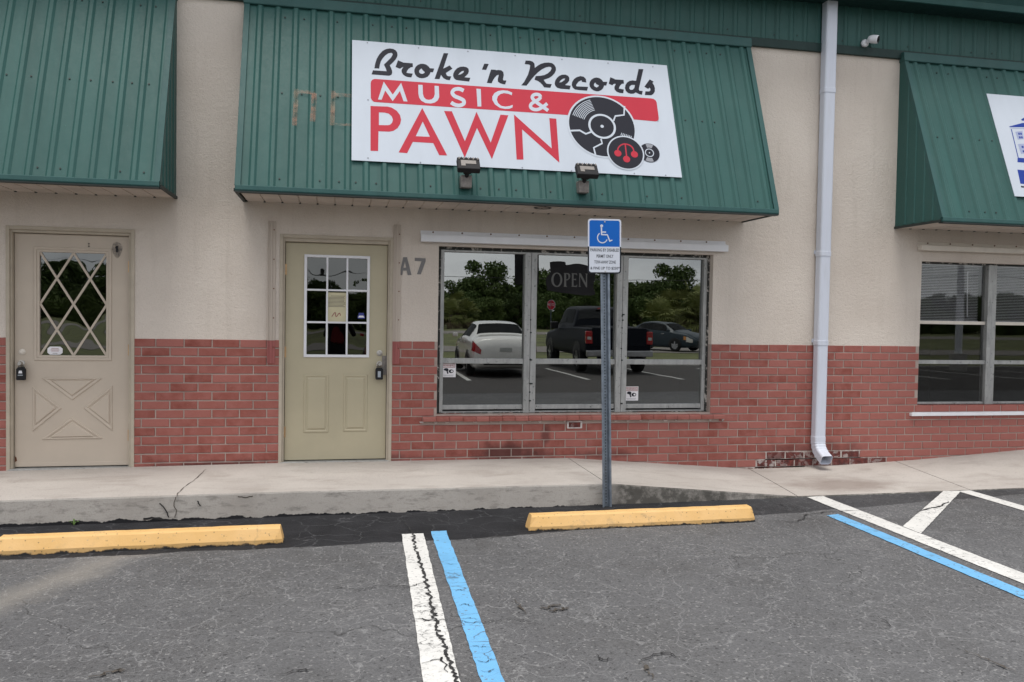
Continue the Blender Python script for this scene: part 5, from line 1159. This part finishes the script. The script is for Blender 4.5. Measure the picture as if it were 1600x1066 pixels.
for s_, y, w_ in (('PARKING BY DISABLED', 585, 470), ('PERMIT ONLY', 687, 275), ('TOW-AWAY ZONE', 785, 350)):
    o = text_mesh('print', s_, 1, 'isa_black', psn, lambda u, v_: (u, v_, 0), bold=.008); xs_ = [v.co.x for v in o.data.vertices]; ys_ = [v.co.y for v in o.data.vertices]
    x0_, x1_, y0_, y1_ = min(xs_), max(xs_), min(ys_), max(ys_); cxx = {'PARKING BY DISABLED': 366, 'PERMIT ONLY': 368, 'TOW-AWAY ZONE': 370}[s_]
    for v in o.data.vertices: X = cxx+((v.co.x-x0_)/(x1_-x0_)-.5)*w_; Y = y-((v.co.y-y0_)/(y1_-y0_)-.5)*52; v.co = Vector([float(q) for q in pp3(*iz(X, Y), .0022)])
def fit_text(s_, cx_, cy_, w_, h_):
    o = text_mesh('print', s_, 1, 'isa_black', psn, lambda u, v_: (u, v_, 0), bold=.008); xs_ = [v.co.x for v in o.data.vertices]; ys_ = [v.co.y for v in o.data.vertices]
    x0_, x1_, y0_, y1_ = min(xs_), max(xs_), min(ys_), max(ys_)
    for v in o.data.vertices: v.co = Vector([float(q) for q in pp3(*iz(cx_+((v.co.x-x0_)/(x1_-x0_)-.5)*w_, cy_-((v.co.y-y0_)/(y1_-y0_)-.5)*h_), .0022)])
fit_text('& FINE UP TO $250', 356, 890, 450, 52); fit_text('00', 598, 876, 26, 22)
for q in ((362, 118), (372, 943)):
    c_ = np.array(pp3(*iz(*q), .002)); MB().cyl(c_, c_+np.array([0, -.004, 0]), .006, 10).build('bolt', 'steel', psn)

# ------------------------------------------------------------------ vehicles across the lot (seen in the glass)
def carmat(key, c, metal=0, rough=.25): mat_plain(key, c, rough, metal, var=.03, coat=.8)
carmat('paint_car_white', (.86, .84, .79)); mat_plain('paint_truck', (.005, .007, .012), .5, 0, var=.03, spec=.15); mat_plain('paint_teal', (.022, .036, .045), .35, .1, var=.03, spec=.35); carmat('paint_red', (.42, .015, .02))
mat_plain('tyre', (.012, .012, .012), .85); mat_plain('rim', (.40, .40, .41), .3, .8); mat_plain('tail_red', (.35, .012, .015), .2, coat=.6); mat_plain('headlight', (.55, .52, .46), .12, .3, coat=.8); mat_plain('chrome', (.7, .7, .7), .12, 1); mat_plain('dark_trim', (.012, .012, .013), .5); mat_plain('plate', (.5, .5, .47), .5); mat_plain('amber', (.55, .22, .05), .2)
def crv(P, n): return smooth_path(P, n)
class Loft:
    """body surface from stations (x, zbot, zbelt, hw, ztop, hwtop)"""
    def __init__(s, st): s.st = np.array(st, float)
    def sec(s, x):
        S = s.st; i = int(np.clip(np.searchsorted(S[:, 0], x)-1, 0, len(S)-2)); u = (x-S[i, 0])/(S[i+1, 0]-S[i, 0]); u = min(max(u, 0), 1)
        p0, p1, p2, p3 = S[max(i-1, 0)], S[i], S[i+1], S[min(i+2, len(S)-1)]
        v = .5*((2*p1)+(-p0+p2)*u+(2*p0-5*p1+4*p2-p3)*u*u+(-p0+3*p1-3*p2+p3)*u**3); v = v*.45+(p1+(p2-p1)*u)*.55
        return v[1:]
    def pt(s, x, t, sd=1):
        zb, ze, hw_, zt, ht = s.sec(x); P = [(0, zb), (hw_*.86, zb), (hw_*.985, zb+.10), (hw_*1.0, zb+(ze-zb)*.55), (hw_*.965, ze), (ht, zt-.045), (ht*.86, zt-.008), (ht*.5, zt+.012), (0, zt+.02)]
        k = t*(len(P)-1); i = int(min(k, len(P)-2)); u = k-i; q0, q1, q2, q3 = [np.array(P[min(max(i+d_, 0), len(P)-1)]) for d_ in (-1, 0, 1, 2)]
        v = .5*((2*q1)+(-q0+q2)*u+(2*q0-5*q1+4*q2-q3)*u*u+(-q0+3*q1-3*q2+q3)*u**3); v = v*.3+(q1+(q2-q1)*u)*.7
        return np.array([x, sd*v[0], v[1]])
    def body(s, nx=64, nt_=32):
        xs_ = np.linspace(s.st[0, 0], s.st[-1, 0], nx); vs = []; fs = []; M = 2*nt_
        for x in xs_:
            for k in range(nt_): vs.append(s.pt(x, k/nt_, 1))
            for k in range(nt_): vs.append(s.pt(x, 1-k/nt_, -1))
        for i in range(nx-1):
            for k in range(M): fs.append((i*M+k, i*M+(k+1) % M, (i+1)*M+(k+1) % M, (i+1)*M+k))
        fs += [tuple(range(M)), tuple(range((nx-1)*M, nx*M))]; return vs, fs
    def patch(s, x0, x1, t0, t1, sd, off=.006, n=8, skew=0, both=False):
        """sub-patch lifted off the body; both: across the centre line"""
        vs = []; fs = []; T = list(np.linspace(t0, t1, n+1)); 
        cols = [(t, sd) for t in T] if not both else [(t, 1) for t in T]+[(t, -1) for t in T[::-1][1:]]
        for i in range(n+1):
            for (t, sg) in cols:
                x = x0+(x1-x0)*i/n+skew*(t-t0)/(t1-t0+1e-9); p = s.pt(x, t, sg); e = .01
                dx_ = s.pt(x+e, t, sg)-s.pt(x-e, t, sg); dt = s.pt(x, min(t+.01, 1), sg)-s.pt(x, max(t-.01, 0), sg); nn = np.cross(dx_, dt)*(-1 if sg > 0 else 1); nn = nn/(np.linalg.norm(nn)+1e-9)
                vs.append(p+nn*off)
        m_ = len(cols)
        for i in range(n):
            for k in range(m_-1): fs.append((i*m_+k, i*m_+k+1, (i+1)*m_+k+1, (i+1)*m_+k))
        return vs, fs
def lpart(root, name, vf, mat, smooth=True): return mesh_obj(name, vf[0], vf[1], mat, root, smooth)
def wheel(root, x, y, r, w_, sd):
    m = MB(); prof = [(r*.62, 0), (r*.93, .0), (r, .03), (r, w_-.03), (r*.93, w_), (r*.62, w_)]; n = 28; vs = []; fs = []
    for k in range(n):
        an = 2*math.pi*k/n
        for rr_, d_ in prof: vs.append((x+rr_*math.cos(an), y+sd*(d_-w_), r+rr_*math.sin(an)))
    q = len(prof)
    for k in range(n):
        for j in range(q-1): a = k*q+j; b = ((k+1) % n)*q+j; fs.append((a, a+1, b+1, b))
    wo = mesh_obj('wheel', vs, fs, 'tyre', root, True)
    rm = MB(); rm.cyl((x, y-sd*.05, r), (x, y-sd*.035, r), r*.63, 24)
    for k in range(5):
        an = 2*math.pi*k/5+.3; d_ = np.array([math.cos(an), 0, math.sin(an)]); nn = np.array([-d_[2], 0, d_[0]])*.035; c_ = np.array([x, y-sd*.034, r]); rm.prism([c_-nn, c_+nn, c_+d_*r*.58+nn*.8, c_+d_*r*.58-nn*.8], (0, sd*.025, 0))
    rm.cyl((x, y-sd*.035, r), (x, y-sd*.005, r), .05, 12)
    ro = rm.build('rim', 'rim', wo)
def empty_local(name, label, cat, group=None):
    o = bpy.data.objects.new(name, None); C.objects.link(o); return tag(o, label, cat, group)
SED = [(0, .42, .66, .62, .80, .52), (.06, .30, .86, .80, .98, .66), (.30, .22, .95, .87, 1.07, .72), (.85, .19, .97, .90, 1.12, .70), (1.5, .18, .97, .915, 1.41, .57), (2.2, .18, .96, .915, 1.465, .58), (2.85, .18, .94, .915, 1.41, .58), (3.6, .18, .92, .90, 1.02, .72), (4.25, .20, .84, .88, .91, .68), (4.58, .27, .68, .80, .76, .60), (4.68, .38, .60, .66, .67, .50)]
def sedan(label, paint_, group='cars parked across the lot'):
    r = empty_local('parked_car', label, 'car', group); B = Loft(SED); lpart(r, 'body', B.body(), paint_)
    lpart(r, 'rear_window', B.patch(.92, 1.46, .66, 1, 1, .006, 8, both=True), 'car_glass'); lpart(r, 'windshield', B.patch(2.93, 3.52, .66, 1, 1, .006, 8, both=True), 'car_glass')
    for sd in (1, -1):
        lpart(r, 'side_window', B.patch(1.28, 2.12, .525, .615, sd, .008, 8, .16), 'car_glass'); lpart(r, 'side_window', B.patch(2.20, 3.22, .525, .615, sd, .008, 8, -.22), 'car_glass')
        lpart(r, 'tail_light', B.patch(.02, .34, .40, .50, sd, .012, 6), 'tail_red'); lpart(r, 'headlight', B.patch(4.30, 4.60, .36, .48, sd, .012, 6), 'headlight')
        lpart(r, 'turn_signal', B.patch(4.16, 4.30, .40, .47, sd, .012, 4), 'amber')
        y = sd*.925
        MB().box(3.28, 3.42, min(y, y+sd*.16), max(y, y+sd*.16), .98, 1.10).build('side_mirror', paint_, r, bevel=.03, seg=3)
        for x in (.98, 3.68):
            an = [R(a) for a in range(0, 181, 12)]; P = [(x+.375*math.cos(a), sd*.80, .32+.375*math.sin(a)) for a in an]; MB().prism(P, (0, sd*.127, 0)).build('wheel_arch', 'dark_trim', r)
            wheel(r, x, sd*.945, .325, .21, sd)
        MB().box(1.3, 3.3, min(sd*.86, sd*.915), max(sd*.86, sd*.915), .19, .25).build('sill', 'dark_trim', r)
        for x in (2.05, 3.05): MB().box(x-.16, x, sd*.915-.012, sd*.915+.014, .86, .885).build('door_handle', 'chrome', r, bevel=.004)
    box('rear_bumper_trim', -.015, .08, -.6, .6, .33, .43, 'dark_trim', r, .02); box('number_plate', -.012, .06, -.16, .16, .68, .79, 'plate', r, .004); box('grille', 4.55, 4.70, -.42, .42, .42, .58, 'dark_trim', r, .02); box('front_trim', 4.60, 4.69, -.09, .09, .60, .635, 'chrome', r, .004)
    return r
def place(o, x, y, heading):   # heading: direction of the nose, degrees from +x
    o.location = (x, y, ga(x, y)+.005); o.rotation_euler = (0, 0, R(heading))
GY = .22   # reflected depth y' -> world y = GY - y'
cw = sedan('white sedan parked tail to the shops', 'paint_car_white'); place(cw, 4.80, GY-13.55, -88)
ct = sedan('dark teal sedan standing nose to the shops beyond the pickup', 'paint_teal'); dw = ray(1035, 556); kw_ = (31-CAM[1])/dw[1]; qw = CAM+dw*kw_
place(ct, qw[0]-1.02+.35, GY-31-3.67, 55); ct.location.z = zg(-32)+.03
crd = sedan('red sedan parked beside the white sedan', 'paint_red'); place(crd, 2.05, GY-13.9, -88)
def pickup(label):
    r = empty_local('pickup_truck', label, 'truck', 'cars parked across the lot')
    LB = Loft([(0, .62, 1.18, .93, 1.30, .86), (.04, .55, 1.25, .97, 1.33, .93), (1.7, .48, 1.27, .99, 1.34, .95), (1.75, .48, 1.27, .99, 1.34, .95), (3.9, .48, 1.24, .99, 1.32, .93), (4.35, .46, 1.16, .98, 1.26, .88), (5.4, .46, 1.08, .97, 1.18, .84), (5.72, .50, .95, .93, 1.05, .78), (5.8, .6, .85, .85, .92, .7)])
    lpart(r, 'body', LB.body(), 'paint_truck')
    CB = Loft([(1.78, 1.05, 1.30, .93, 1.55, .80), (1.92, 1.05, 1.30, .94, 1.86, .74), (2.3, 1.05, 1.30, .95, 1.93, .74), (3.2, 1.05, 1.30, .95, 1.95, .74), (3.75, 1.05, 1.28, .94, 1.86, .73), (4.5, 1.05, 1.20, .93, 1.26, .80)])
    lpart(r, 'cab', CB.body(40, 28), 'paint_truck'); lpart(r, 'rear_window', CB.patch(1.775, 1.90, .66, 1, 1, .008, 6, both=True), 'car_glass'); lpart(r, 'windshield', CB.patch(3.80, 4.40, .66, 1, 1, .006, 6, both=True), 'car_glass')
    box('bed_floor', .12, 1.7, -.78, .78, 1.345, 1.352, 'dark_trim', r)
    box('tailgate', -.02, .03, -.80, .80, .80, 1.32, 'paint_truck', r, .015); box('rear_bumper', -.13, .06, -.97, .97, .50, .68, 'chrome' if 0 else 'rim', r, .03); box('number_plate', -.14, -.10, -.16, .16, .54, .65, 'plate', r); box('brake_light', 1.80, 1.86, -.17, .17, 1.865, 1.905, 'tail_red', r); box('tailgate_handle', -.03, 0, -.12, .12, 1.17, 1.24, 'dark_trim', r)
    for sd in (1, -1):
        lpart(r, 'side_window', CB.patch(2.05, 2.85, .53, .615, sd, .008, 6, .05), 'car_glass'); lpart(r, 'side_window', CB.patch(2.95, 3.9, .53, .615, sd, .008, 6, -.12), 'car_glass')
        MB().box(-.025, .10, min(sd*.80, sd*.985), max(sd*.80, sd*.985), .86, 1.22).build('tail_light', 'tail_red', r, bevel=.02); MB().box(-.03, -.022, min(sd*.84, sd*.95), max(sd*.84, sd*.95), .98, 1.06).build('reverse_light', 'plate', r)
        MB().box(3.55, 3.72, min(sd*.98, sd*1.22), max(sd*.98, sd*1.22), 1.24, 1.46).build('side_mirror', 'dark_trim', r, bevel=.03); MB().box(5.60, 5.79, min(sd*.6, sd*.92), max(sd*.6, sd*.92), .86, 1.02).build('headlight', 'headlight', r, bevel=.02)
        for x in (1.05, 4.75):
            P = [(x+.48*math.cos(R(a)), sd*.86, .42+.48*math.sin(R(a))) for a in range(0, 181, 12)]; MB().prism(P, (0, sd*.135, 0)).build('wheel_arch', 'dark_trim', r); wheel(r, x, sd*1.01, .40, .27, sd)
    return r
tk = pickup('dark pickup truck parked tail to the shops beside the white sedan'); place(tk, 8.33, GY-14.75, -88)

# ------------------------------------------------------------------ stop sign across the lot
sp_ = onz(861, 520, -.4); d0 = 40.0; dd_ = ray(861.5, 477); kk = (d0-CAM[1])/dd_[1]; q = CAM+dd_*kk
xs0, ys0, zs0 = float(q[0]), GY-d0, float(q[2])
ss_ = thing('stop_sign', 'red octagonal stop sign on a thin post beyond the pickup', 'sign', (xs0, ys0, zg(ys0)))
SR = .30
oc = [(xs0+SR*math.cos(R(22.5+45*k)), ys0, zs0+SR*math.sin(R(22.5+45*k))) for k in range(8)]
MB().prism(oc, (0, -.004, 0)).build('rim_plate', 'isa_white', ss_); MB().prism([(xs0+SR*.93*math.cos(R(22.5+45*k)), ys0+.004, zs0+SR*.93*math.sin(R(22.5+45*k))) for k in range(8)], (0, -.003, 0)).build('face', 'sign_red', ss_)
text_mesh('print', 'STOP', .20, 'isa_white', ss_, lambda u, v_: (xs0-u, ys0+.006, zs0+v_))
ss_.rotation_euler = (0, 0, R(50))
for ch in ss_.children: pass; MB().cyl((xs0, ys0-.03, zg(ys0)-.1), (xs0, ys0-.03, zs0+.3), .03, 8).build('post', 'galvanised', ss_)

# ------------------------------------------------------------------ trees beyond the road (seen in the glass)
def leafmat(key, a, b):
    t = NT(key); v = t.coord(); n = t.noise(v, .8, 3, .6); g = t.n('ShaderNodeObjectInfo').outputs['Random']
    c = t.mix(t.ramp(n, .3, .7), a, b); hs = t.n('ShaderNodeHueSaturation'); t.l(c, hs.inputs['Color']); t.l(t.math('ADD', t.math('MULTIPLY', g, .5), .75), hs.inputs['Value']); t.l(hs.outputs[0], t.b.inputs['Base Color']); t.rough(.7)
    t.b.inputs['Specular IOR Level'].default_value = .2; return t.done(key)
leafmat('leaf_dark', (.050, .082, .022), (.095, .135, .040)); leafmat('leaf_mid', (.065, .10, .026), (.12, .16, .05)); leafmat('palm_leaf', (.11, .135, .035), (.20, .21, .075)); mat_plain('bark', (.09, .07, .055), .95, var=.3); mat_plain('dead_frond', (.15, .115, .065), .95, var=.3)
def tree_mesh(seed, H, Wd, n=9500, leaf=.23):
    rg = np.random.RandomState(seed); m = MB(); th = H*.30
    m.tube([(0, 0, -.3), (.05, 0, th*.5), (rg.uniform(-.2, .2), rg.uniform(-.2, .2), th), (rg.uniform(-.3, .3), rg.uniform(-.3, .3), H*.62)], [.24, .19, .15, .06], 7); clumps = []
    for k in range(7):
        an = k*2.4+rg.uniform(-.4, .4); rad = Wd*.5*rg.uniform(.35, .72); z1_ = H*rg.uniform(.42, .86); e = np.array([math.cos(an)*rad, math.sin(an)*rad, z1_]); m.tube([(0, 0, th*rg.uniform(.7, 1.1)), tuple(e*[.5, .5, .75]), tuple(e)], [.09, .06, .02], 5); clumps.append((e, Wd*rg.uniform(.17, .28)))
    for k in range(16): an = rg.uniform(0, 6.28); rad = Wd*.5*math.sqrt(rg.rand()); clumps.append((np.array([math.cos(an)*rad, math.sin(an)*rad, H*rg.uniform(.06, .9)]), Wd*rg.uniform(.13, .24)))
    wts = np.array([c[1]**2 for c in clumps]); wts /= wts.sum(); ids = rg.choice(len(clumps), n, p=wts); vs = []; fs = []
    for i in ids:
        c_, r_ = clumps[i]; d_ = rg.normal(size=3); d_ /= np.linalg.norm(d_); p = c_+d_*r_*(rg.rand()**.4)*np.array([1, 1, .8])*rg.uniform(.8, 1.15)
        a_ = rg.normal(size=3); a_ /= np.linalg.norm(a_); b_ = np.cross(a_, rg.normal(size=3)); b_ /= np.linalg.norm(b_); l = leaf*rg.uniform(.6, 1.4); o = len(vs); vs += [p-a_*l, p+b_*l*.45, p+a_*l, p-b_*l*.45]; fs.append((o, o+1, o+2, o+3))
    return (m.v, m.f), (vs, fs)
TV = []
for i, (H, Wd) in enumerate(((6.6, 7.0), (7.4, 6.5), (6.0, 7.6), (8.2, 7.2))):
    tr, cw_ = tree_mesh(11+i, H, Wd); mt = bpy.data.meshes.new('trunk'); mt.from_pydata([tuple(map(float, p)) for p in tr[0]], [], tr[1]); mt.materials.append(MATS['bark']); mc = bpy.data.meshes.new('crown'); mc.from_pydata([tuple(map(float, p)) for p in cw_[0]], [], cw_[1]); mc.materials.append(MATS['leaf_dark' if i % 2 else 'leaf_mid']); TV.append((mt, mc))
def add_tree(v, x, y, s_, rot, label, group='trees beyond the road'):
    r = bpy.data.objects.new('tree', None); C.objects.link(r); tag(r, label, 'tree', group); r.location = (x, y, zg(y)-.02); r.rotation_euler = (0, 0, rot); r.scale = (s_, s_, s_)
    for nm, me in zip(('trunk', 'crown'), TV[v]): o = bpy.data.objects.new(nm, me); C.objects.link(o); o.parent = r
rg = np.random.RandomState(5); x = -62
lab = ['bushy mid-green tree in the row beyond the road', 'tall narrow dark green tree in the row beyond the road', 'low spreading green tree in the row beyond the road', 'tall full-crowned dark green tree in the row beyond the road']
while x < 128:
    v = rg.randint(4); sc3 = rg.uniform(.85, 1.05)*(1.22 if 20 < x < 52 else 1); add_tree(v, x, GY-112-rg.uniform(0, 8), sc3, rg.uniform(0, 6.28), lab[v]); x += rg.uniform(2.6, 3.8)
x = -60
while x < 128: v = rg.randint(4); add_tree(v, x, GY-104+rg.uniform(-2, 2), rg.uniform(.50, .7), rg.uniform(0, 6.28), 'low scrubby tree at the front of the wood beyond the road', 'scrub trees at the front of the wood'); x += rg.uniform(3.4, 5)
def palm_mesh(seed, H, n=42):
    rg = np.random.RandomState(seed); m = MB(); m.tube([(0, 0, -.2), (.03, 0, H*.4), (.0, .05, H*.8), (.02, .03, H)], [.26, .19, .18, .17], 9); vs = []; fs = []; dv = []; df = []
    for k in range(n):
        an = k*2.399; el = R(rg.uniform(-45, 75)); st = np.array([math.cos(an)*math.cos(el), math.sin(an)*math.cos(el), math.sin(el)]); base = np.array([0, 0, H]); hub = base+st*rg.uniform(.6, 1.0); side = np.cross(st, [0, 0, 1]); side /= np.linalg.norm(side)+1e-9; upv = np.cross(side, st); dead = el < R(-30); V, Fc = (dv, df) if dead else (vs, fs)
        for j in range(15):
            a_ = R(-80+160*j/14); d_ = st*math.cos(a_)+side*math.sin(a_); l = rg.uniform(.75, 1.05)*(1-.25*abs(j-7)/7); w_ = np.cross(d_, upv)*.035; o = len(V); mid = hub+d_*l*.6+upv*.05; tip = hub+d_*l-np.array([0, 0, .22*l]); V += [hub, mid-w_, tip, mid+w_]; Fc.append((o, o+1, o+2, o+3))
        o = len(V); w_ = side*.015; V += [base-w_, base+w_, hub+w_, hub-w_]; Fc.append((o, o+1, o+2, o+3))
    return (m.v, m.f), (vs, fs), (dv, df)
PV = []
for i, H in enumerate((1.7, 1.2, 2.3)):
    out_ = []
    for (nm, mk), vf in zip((('trunk', 'bark'), ('crown', 'palm_leaf'), ('dead_fronds', 'dead_frond')), palm_mesh(40+i, H)):
        if not vf[1]: continue
        me = bpy.data.meshes.new(nm); me.from_pydata([tuple(map(float, p)) for p in vf[0]], [], vf[1]); me.materials.append(MATS[mk]); out_.append((nm, me))
    PV.append(out_)
def add_palm(v, x, y, s_, label):
    r = bpy.data.objects.new('palm_tree', None); C.objects.link(r); tag(r, label, 'palm tree', 'fan palms across the lot'); r.location = (x, y, zg(y)-.02); r.rotation_euler = (0, 0, x*1.7); r.scale = (s_, s_, s_)
    for nm, me in PV[v]: o = bpy.data.objects.new(nm, me); C.objects.link(o); o.parent = r
for v, px, dep, s_ in ((0, 1055, 46, 1.25), (1, 1030, 44, 1.15), (2, 1082, 48, 1.2), (1, 1100, 44, 1.3), (0, 1125, 46, 1.3), (1, 1160, 45, 1.3), (2, 715, 98, 1.3), (1, 702, 96, 1.4), (1, 728, 97, 1.4)):
    d_ = ray(px, 500); k = (dep-CAM[1])/d_[1]; q = CAM+d_*k; add_palm(v, float(q[0]), GY-dep, s_, 'fan palm in the clump behind the dark teal sedan' if px > 900 else 'fan palm at the edge of the wood beyond the road')

# light pole on the lot, seen in the dark window
dl = ray(1497, 575); kl = (17-CAM[1])/dl[1]; ql = CAM+dl*kl; lx, ly = float(ql[0]), GY-17
lp_ = thing('light_pole', 'pale grey square light pole standing on the parking lot', 'light pole', (lx, ly, ga(lx, ly))); gzl = ga(lx, ly)
MB().tube([(lx, ly, gzl-.05), (lx, ly, gzl+7.5)], [.12, .10], 8).build('pole', 'white_metal', lp_); MB().tube([(lx, ly, gzl-.02), (lx, ly, gzl+.6)], .27, 14).build('footing', 'kerb_concrete', lp_); box('lamp_head', lx-.2, lx+.2, ly-.6, ly+.1, gzl+7.45, gzl+7.62, 'weather_grey', lp_, .03)
# overhead cables and their poles beyond the road
mat_plain('cable', (.03, .03, .03), .6); mat_plain('pole_wood', (.12, .095, .075), .9, var=.3)
for xp in (-38, 62):
    pz = zg(-62); up_ = thing('utility_pole', 'wooden utility pole with crossarm, %s' % ('standing on the grass away from the fan palms' if xp < 0 else 'standing beyond the fan palms'), 'pole', (xp, -62, pz)); MB().tube([(xp, -62, pz-.2), (xp, -62, pz+11)], [.18, .12], 10).build('pole', 'pole_wood', up_); box('crossarm', xp-.06, xp+.06, -63, -61, pz+10.2, pz+10.32, 'pole_wood', up_)
for k, (yy, zz, sag) in enumerate(((-61.2, 10.3, 1.1), (-62.8, 10.3, 1.3), (-62, 8.2, 1.2), (-62, 6.4, 1.5))):
    P = [(-90+i*5.6, yy, zg(-62)+zz-sag*(1-((((-90+i*5.6)-(-38)) % 100)/50-1)**2)) for i in range(40)]; tag(MB().tube(P, .022, 5).build('overhead_cable', 'cable'), 'thin overhead cable strung between the utility poles, %s' % ['near end of the crossarm', 'far end of the crossarm', 'below the crossarm', 'lowest of the four'][k], 'cable', 'overhead cables')

# ------------------------------------------------------------------ the photographer (seen in the door glass)
mat_plain('cloth_dark', (.012, .012, .014), .9); mat_plain('cloth_red', (.20, .02, .022), .9); mat_plain('skin', (.45, .25, .18), .6); mat_plain('hair', (.03, .02, .014), .7)
px_, py_ = float(CAM[0]), float(CAM[1])-.34; gz = ga(px_, py_)
person = thing('person', 'person in dark clothes and red shirt holding a camera up to their face', 'person', (px_, py_, gz))
def skin_mesh(name, verts, edges, radii, mat, parent, sub=2, root=0):
    me = bpy.data.meshes.new(name); me.from_pydata([tuple(map(float, v)) for v in verts], edges, []); o = link(name, me, None, parent); m_ = o.modifiers.new('skin', 'SKIN'); m_.use_smooth_shade = True
    for i, r_ in enumerate(radii): me.skin_vertices[0].data[i].radius = (r_, r_) if not isinstance(r_, tuple) else r_; me.skin_vertices[0].data[i].use_root = (i == root)
    s_ = o.modifiers.new('sub', 'SUBSURF'); s_.levels = s_.render_levels = sub; me.materials.append(MATS[mat]); return o
def B(x, y, z): return (px_+x, py_+y, gz+z)
V = [B(0, 0, .95), B(0, 0, 1.10), B(0, .01, 1.28), B(0, 0, 1.42), B(0, .02, 1.50)]; E_ = [(0, 1), (1, 2), (2, 3), (3, 4)]; Rr = [(.15, .11), (.14, .10), (.17, .11), (.13, .08), .055]
for sd in (1, -1):
    o = len(V); V += [B(sd*.10, 0, .86), B(sd*.12, .02, .50), B(sd*.13, -.01, .11), B(sd*.13, .02, .045), B(sd*.145, .14, .035)]; E_ += [(0, o), (o, o+1), (o+1, o+2), (o+2, o+3), (o+3, o+4)]; Rr += [.095, .065, .045, .045, .035]
    o = len(V); V += [B(sd*.19, 0, 1.40), B(sd*.27, .06, 1.16), B(sd*.13, .22, 1.50), B(sd*.105, .245, 1.555)]; E_ += [(3, o), (o, o+1), (o+1, o+2), (o+2, o+3)]; Rr += [.065, .048, .036, .03]
body = skin_mesh('body', V, E_, Rr, 'cloth_dark', person)
skin_mesh('shirt', [B(0, .075, 1.02), B(0, .085, 1.16), B(0, .085, 1.30), B(0, .06, 1.40)], [(0, 1), (1, 2), (2, 3)], [(.085, .05), (.08, .05), (.075, .05), (.05, .03)], 'cloth_red', person)
# head: eyes at half height, nose, mouth and ears; hair shell
def ellipsoid(c, r, n=16, m_=20, fn=None):
    vs = [];fs = []
    for i in range(n+1):
        th = math.pi*i/n
        for k in range(m_):
            ph = 2*math.pi*k/m_; p = [r[0]*math.sin(th)*math.cos(ph), r[1]*math.sin(th)*math.sin(ph), r[2]*math.cos(th)]
            if fn: p = fn(p)
            vs.append((c[0]+p[0], c[1]+p[1], c[2]+p[2]))
    for i in range(n):
        for k in range(m_): fs.append((i*m_+k, i*m_+(k+1) % m_, (i+1)*m_+(k+1) % m_, (i+1)*m_+k))
    return vs, fs
hc = B(0, .05, 1.60)
def face(p):
    x, y, z = p
    if z < -.02: x *= 1-.25*min(1, (-z-.02)/.1); 
    if y > 0 and abs(x) < .02 and -.05 < z < .01: y += .022*(1-abs(x)/.02)
    if y > 0 and abs(abs(x)-.032) < .016 and -.0 < z < .03: y -= .008
    return (x, y, z)
lpart(person, 'head', ellipsoid(hc, (.075, .095, .115), 24, 32, face), 'skin')
for sd in (1, -1): lpart(person, 'ear', ellipsoid((hc[0]+sd*.077, hc[1]-.005, hc[2]-.005), (.010, .02, .032), 8, 10), 'skin'); lpart(person, 'eye', ellipsoid((hc[0]+sd*.032, hc[1]+.080, hc[2]+.012), (.012, .008, .008), 8, 10), 'isa_white')
lpart(person, 'mouth', ellipsoid((hc[0], hc[1]+.082, hc[2]-.062), (.024, .010, .007), 8, 10), 'cloth_red')
lpart(person, 'hair', ellipsoid((hc[0], hc[1]-.022, hc[2]+.02), (.086, .095, .112), 16, 24, lambda p: (p[0], p[1] if p[1] < .055 else .055, p[2] if p[2] > -.11 else -.11)), 'hair')
for sd in (1, -1):      # hands: palm, four fingers and thumb closed on the camera body
    hx, hy, hz = sd*.095, .262, 1.568; V2 = [B(hx+sd*.012, hy-.02, hz-.03), B(hx+sd*.008, hy+.004, hz)]; E2 = [(0, 1)]; R2 = [.026, (.024, .016)]
    for k in range(4):
        zz = hz+.028-.019*k; ln = (.9, 1, .95, .75)[k]; o = len(V2); V2 += [B(hx+sd*.006, hy+.016, zz), B(hx-sd*.004, hy+.034*ln, zz), B(hx-sd*.03*ln, hy+.040, zz)]; E2 += [(1, o), (o, o+1), (o+1, o+2)]; R2 += [.0092, .0088, .0075]
    o = len(V2); V2 += [B(hx-sd*.012, hy-.012, hz-.012), B(hx-sd*.034, hy-.014, hz+.008)]; E2 += [(1, o), (o, o+1)]; R2 += [.011, .009]
    skin_mesh('hand', V2, E2, R2, 'skin', person, 1)
dc = thing('photo_camera', 'black photo camera held at the face by the person', 'camera', B(0, .24, 1.555))
# body behind the viewpoint, lens pointing along the view
cm = Vector(CAM); fw = Vector(FWD); rt = Vector(RGT); uu = Vector(UP)
def cb(a0, a1, f0, f1, u0_, u1_, nm, mat, bev):
    P = [cm+rt*a+fw*f+uu*u for f in (f0, f1) for u in (u0_, u1_) for a in (a0, a1)]; MB().add(P, [(0, 1, 3, 2), (4, 6, 7, 5), (0, 4, 5, 1), (2, 3, 7, 6), (0, 2, 6, 4), (1, 5, 7, 3)]).build(nm, mat, dc, bevel=bev)
cb(-.065, .065, -.135, -.085, -.05, .035, 'body', 'black_plastic', .010); cb(-.025, .025, -.135, -.09, .035, .055, 'viewfinder_hump', 'black_plastic', .008)
MB().tube([cm-fw*.086, cm-fw*.03, cm-fw*.028], [.034, .033, .030], 20).build('lens_barrel', 'black_plastic', dc); MB().tube([cm-fw*.0279, cm-fw*.0265], [.027, .027], 20).build('front_glass', 'car_glass', dc)
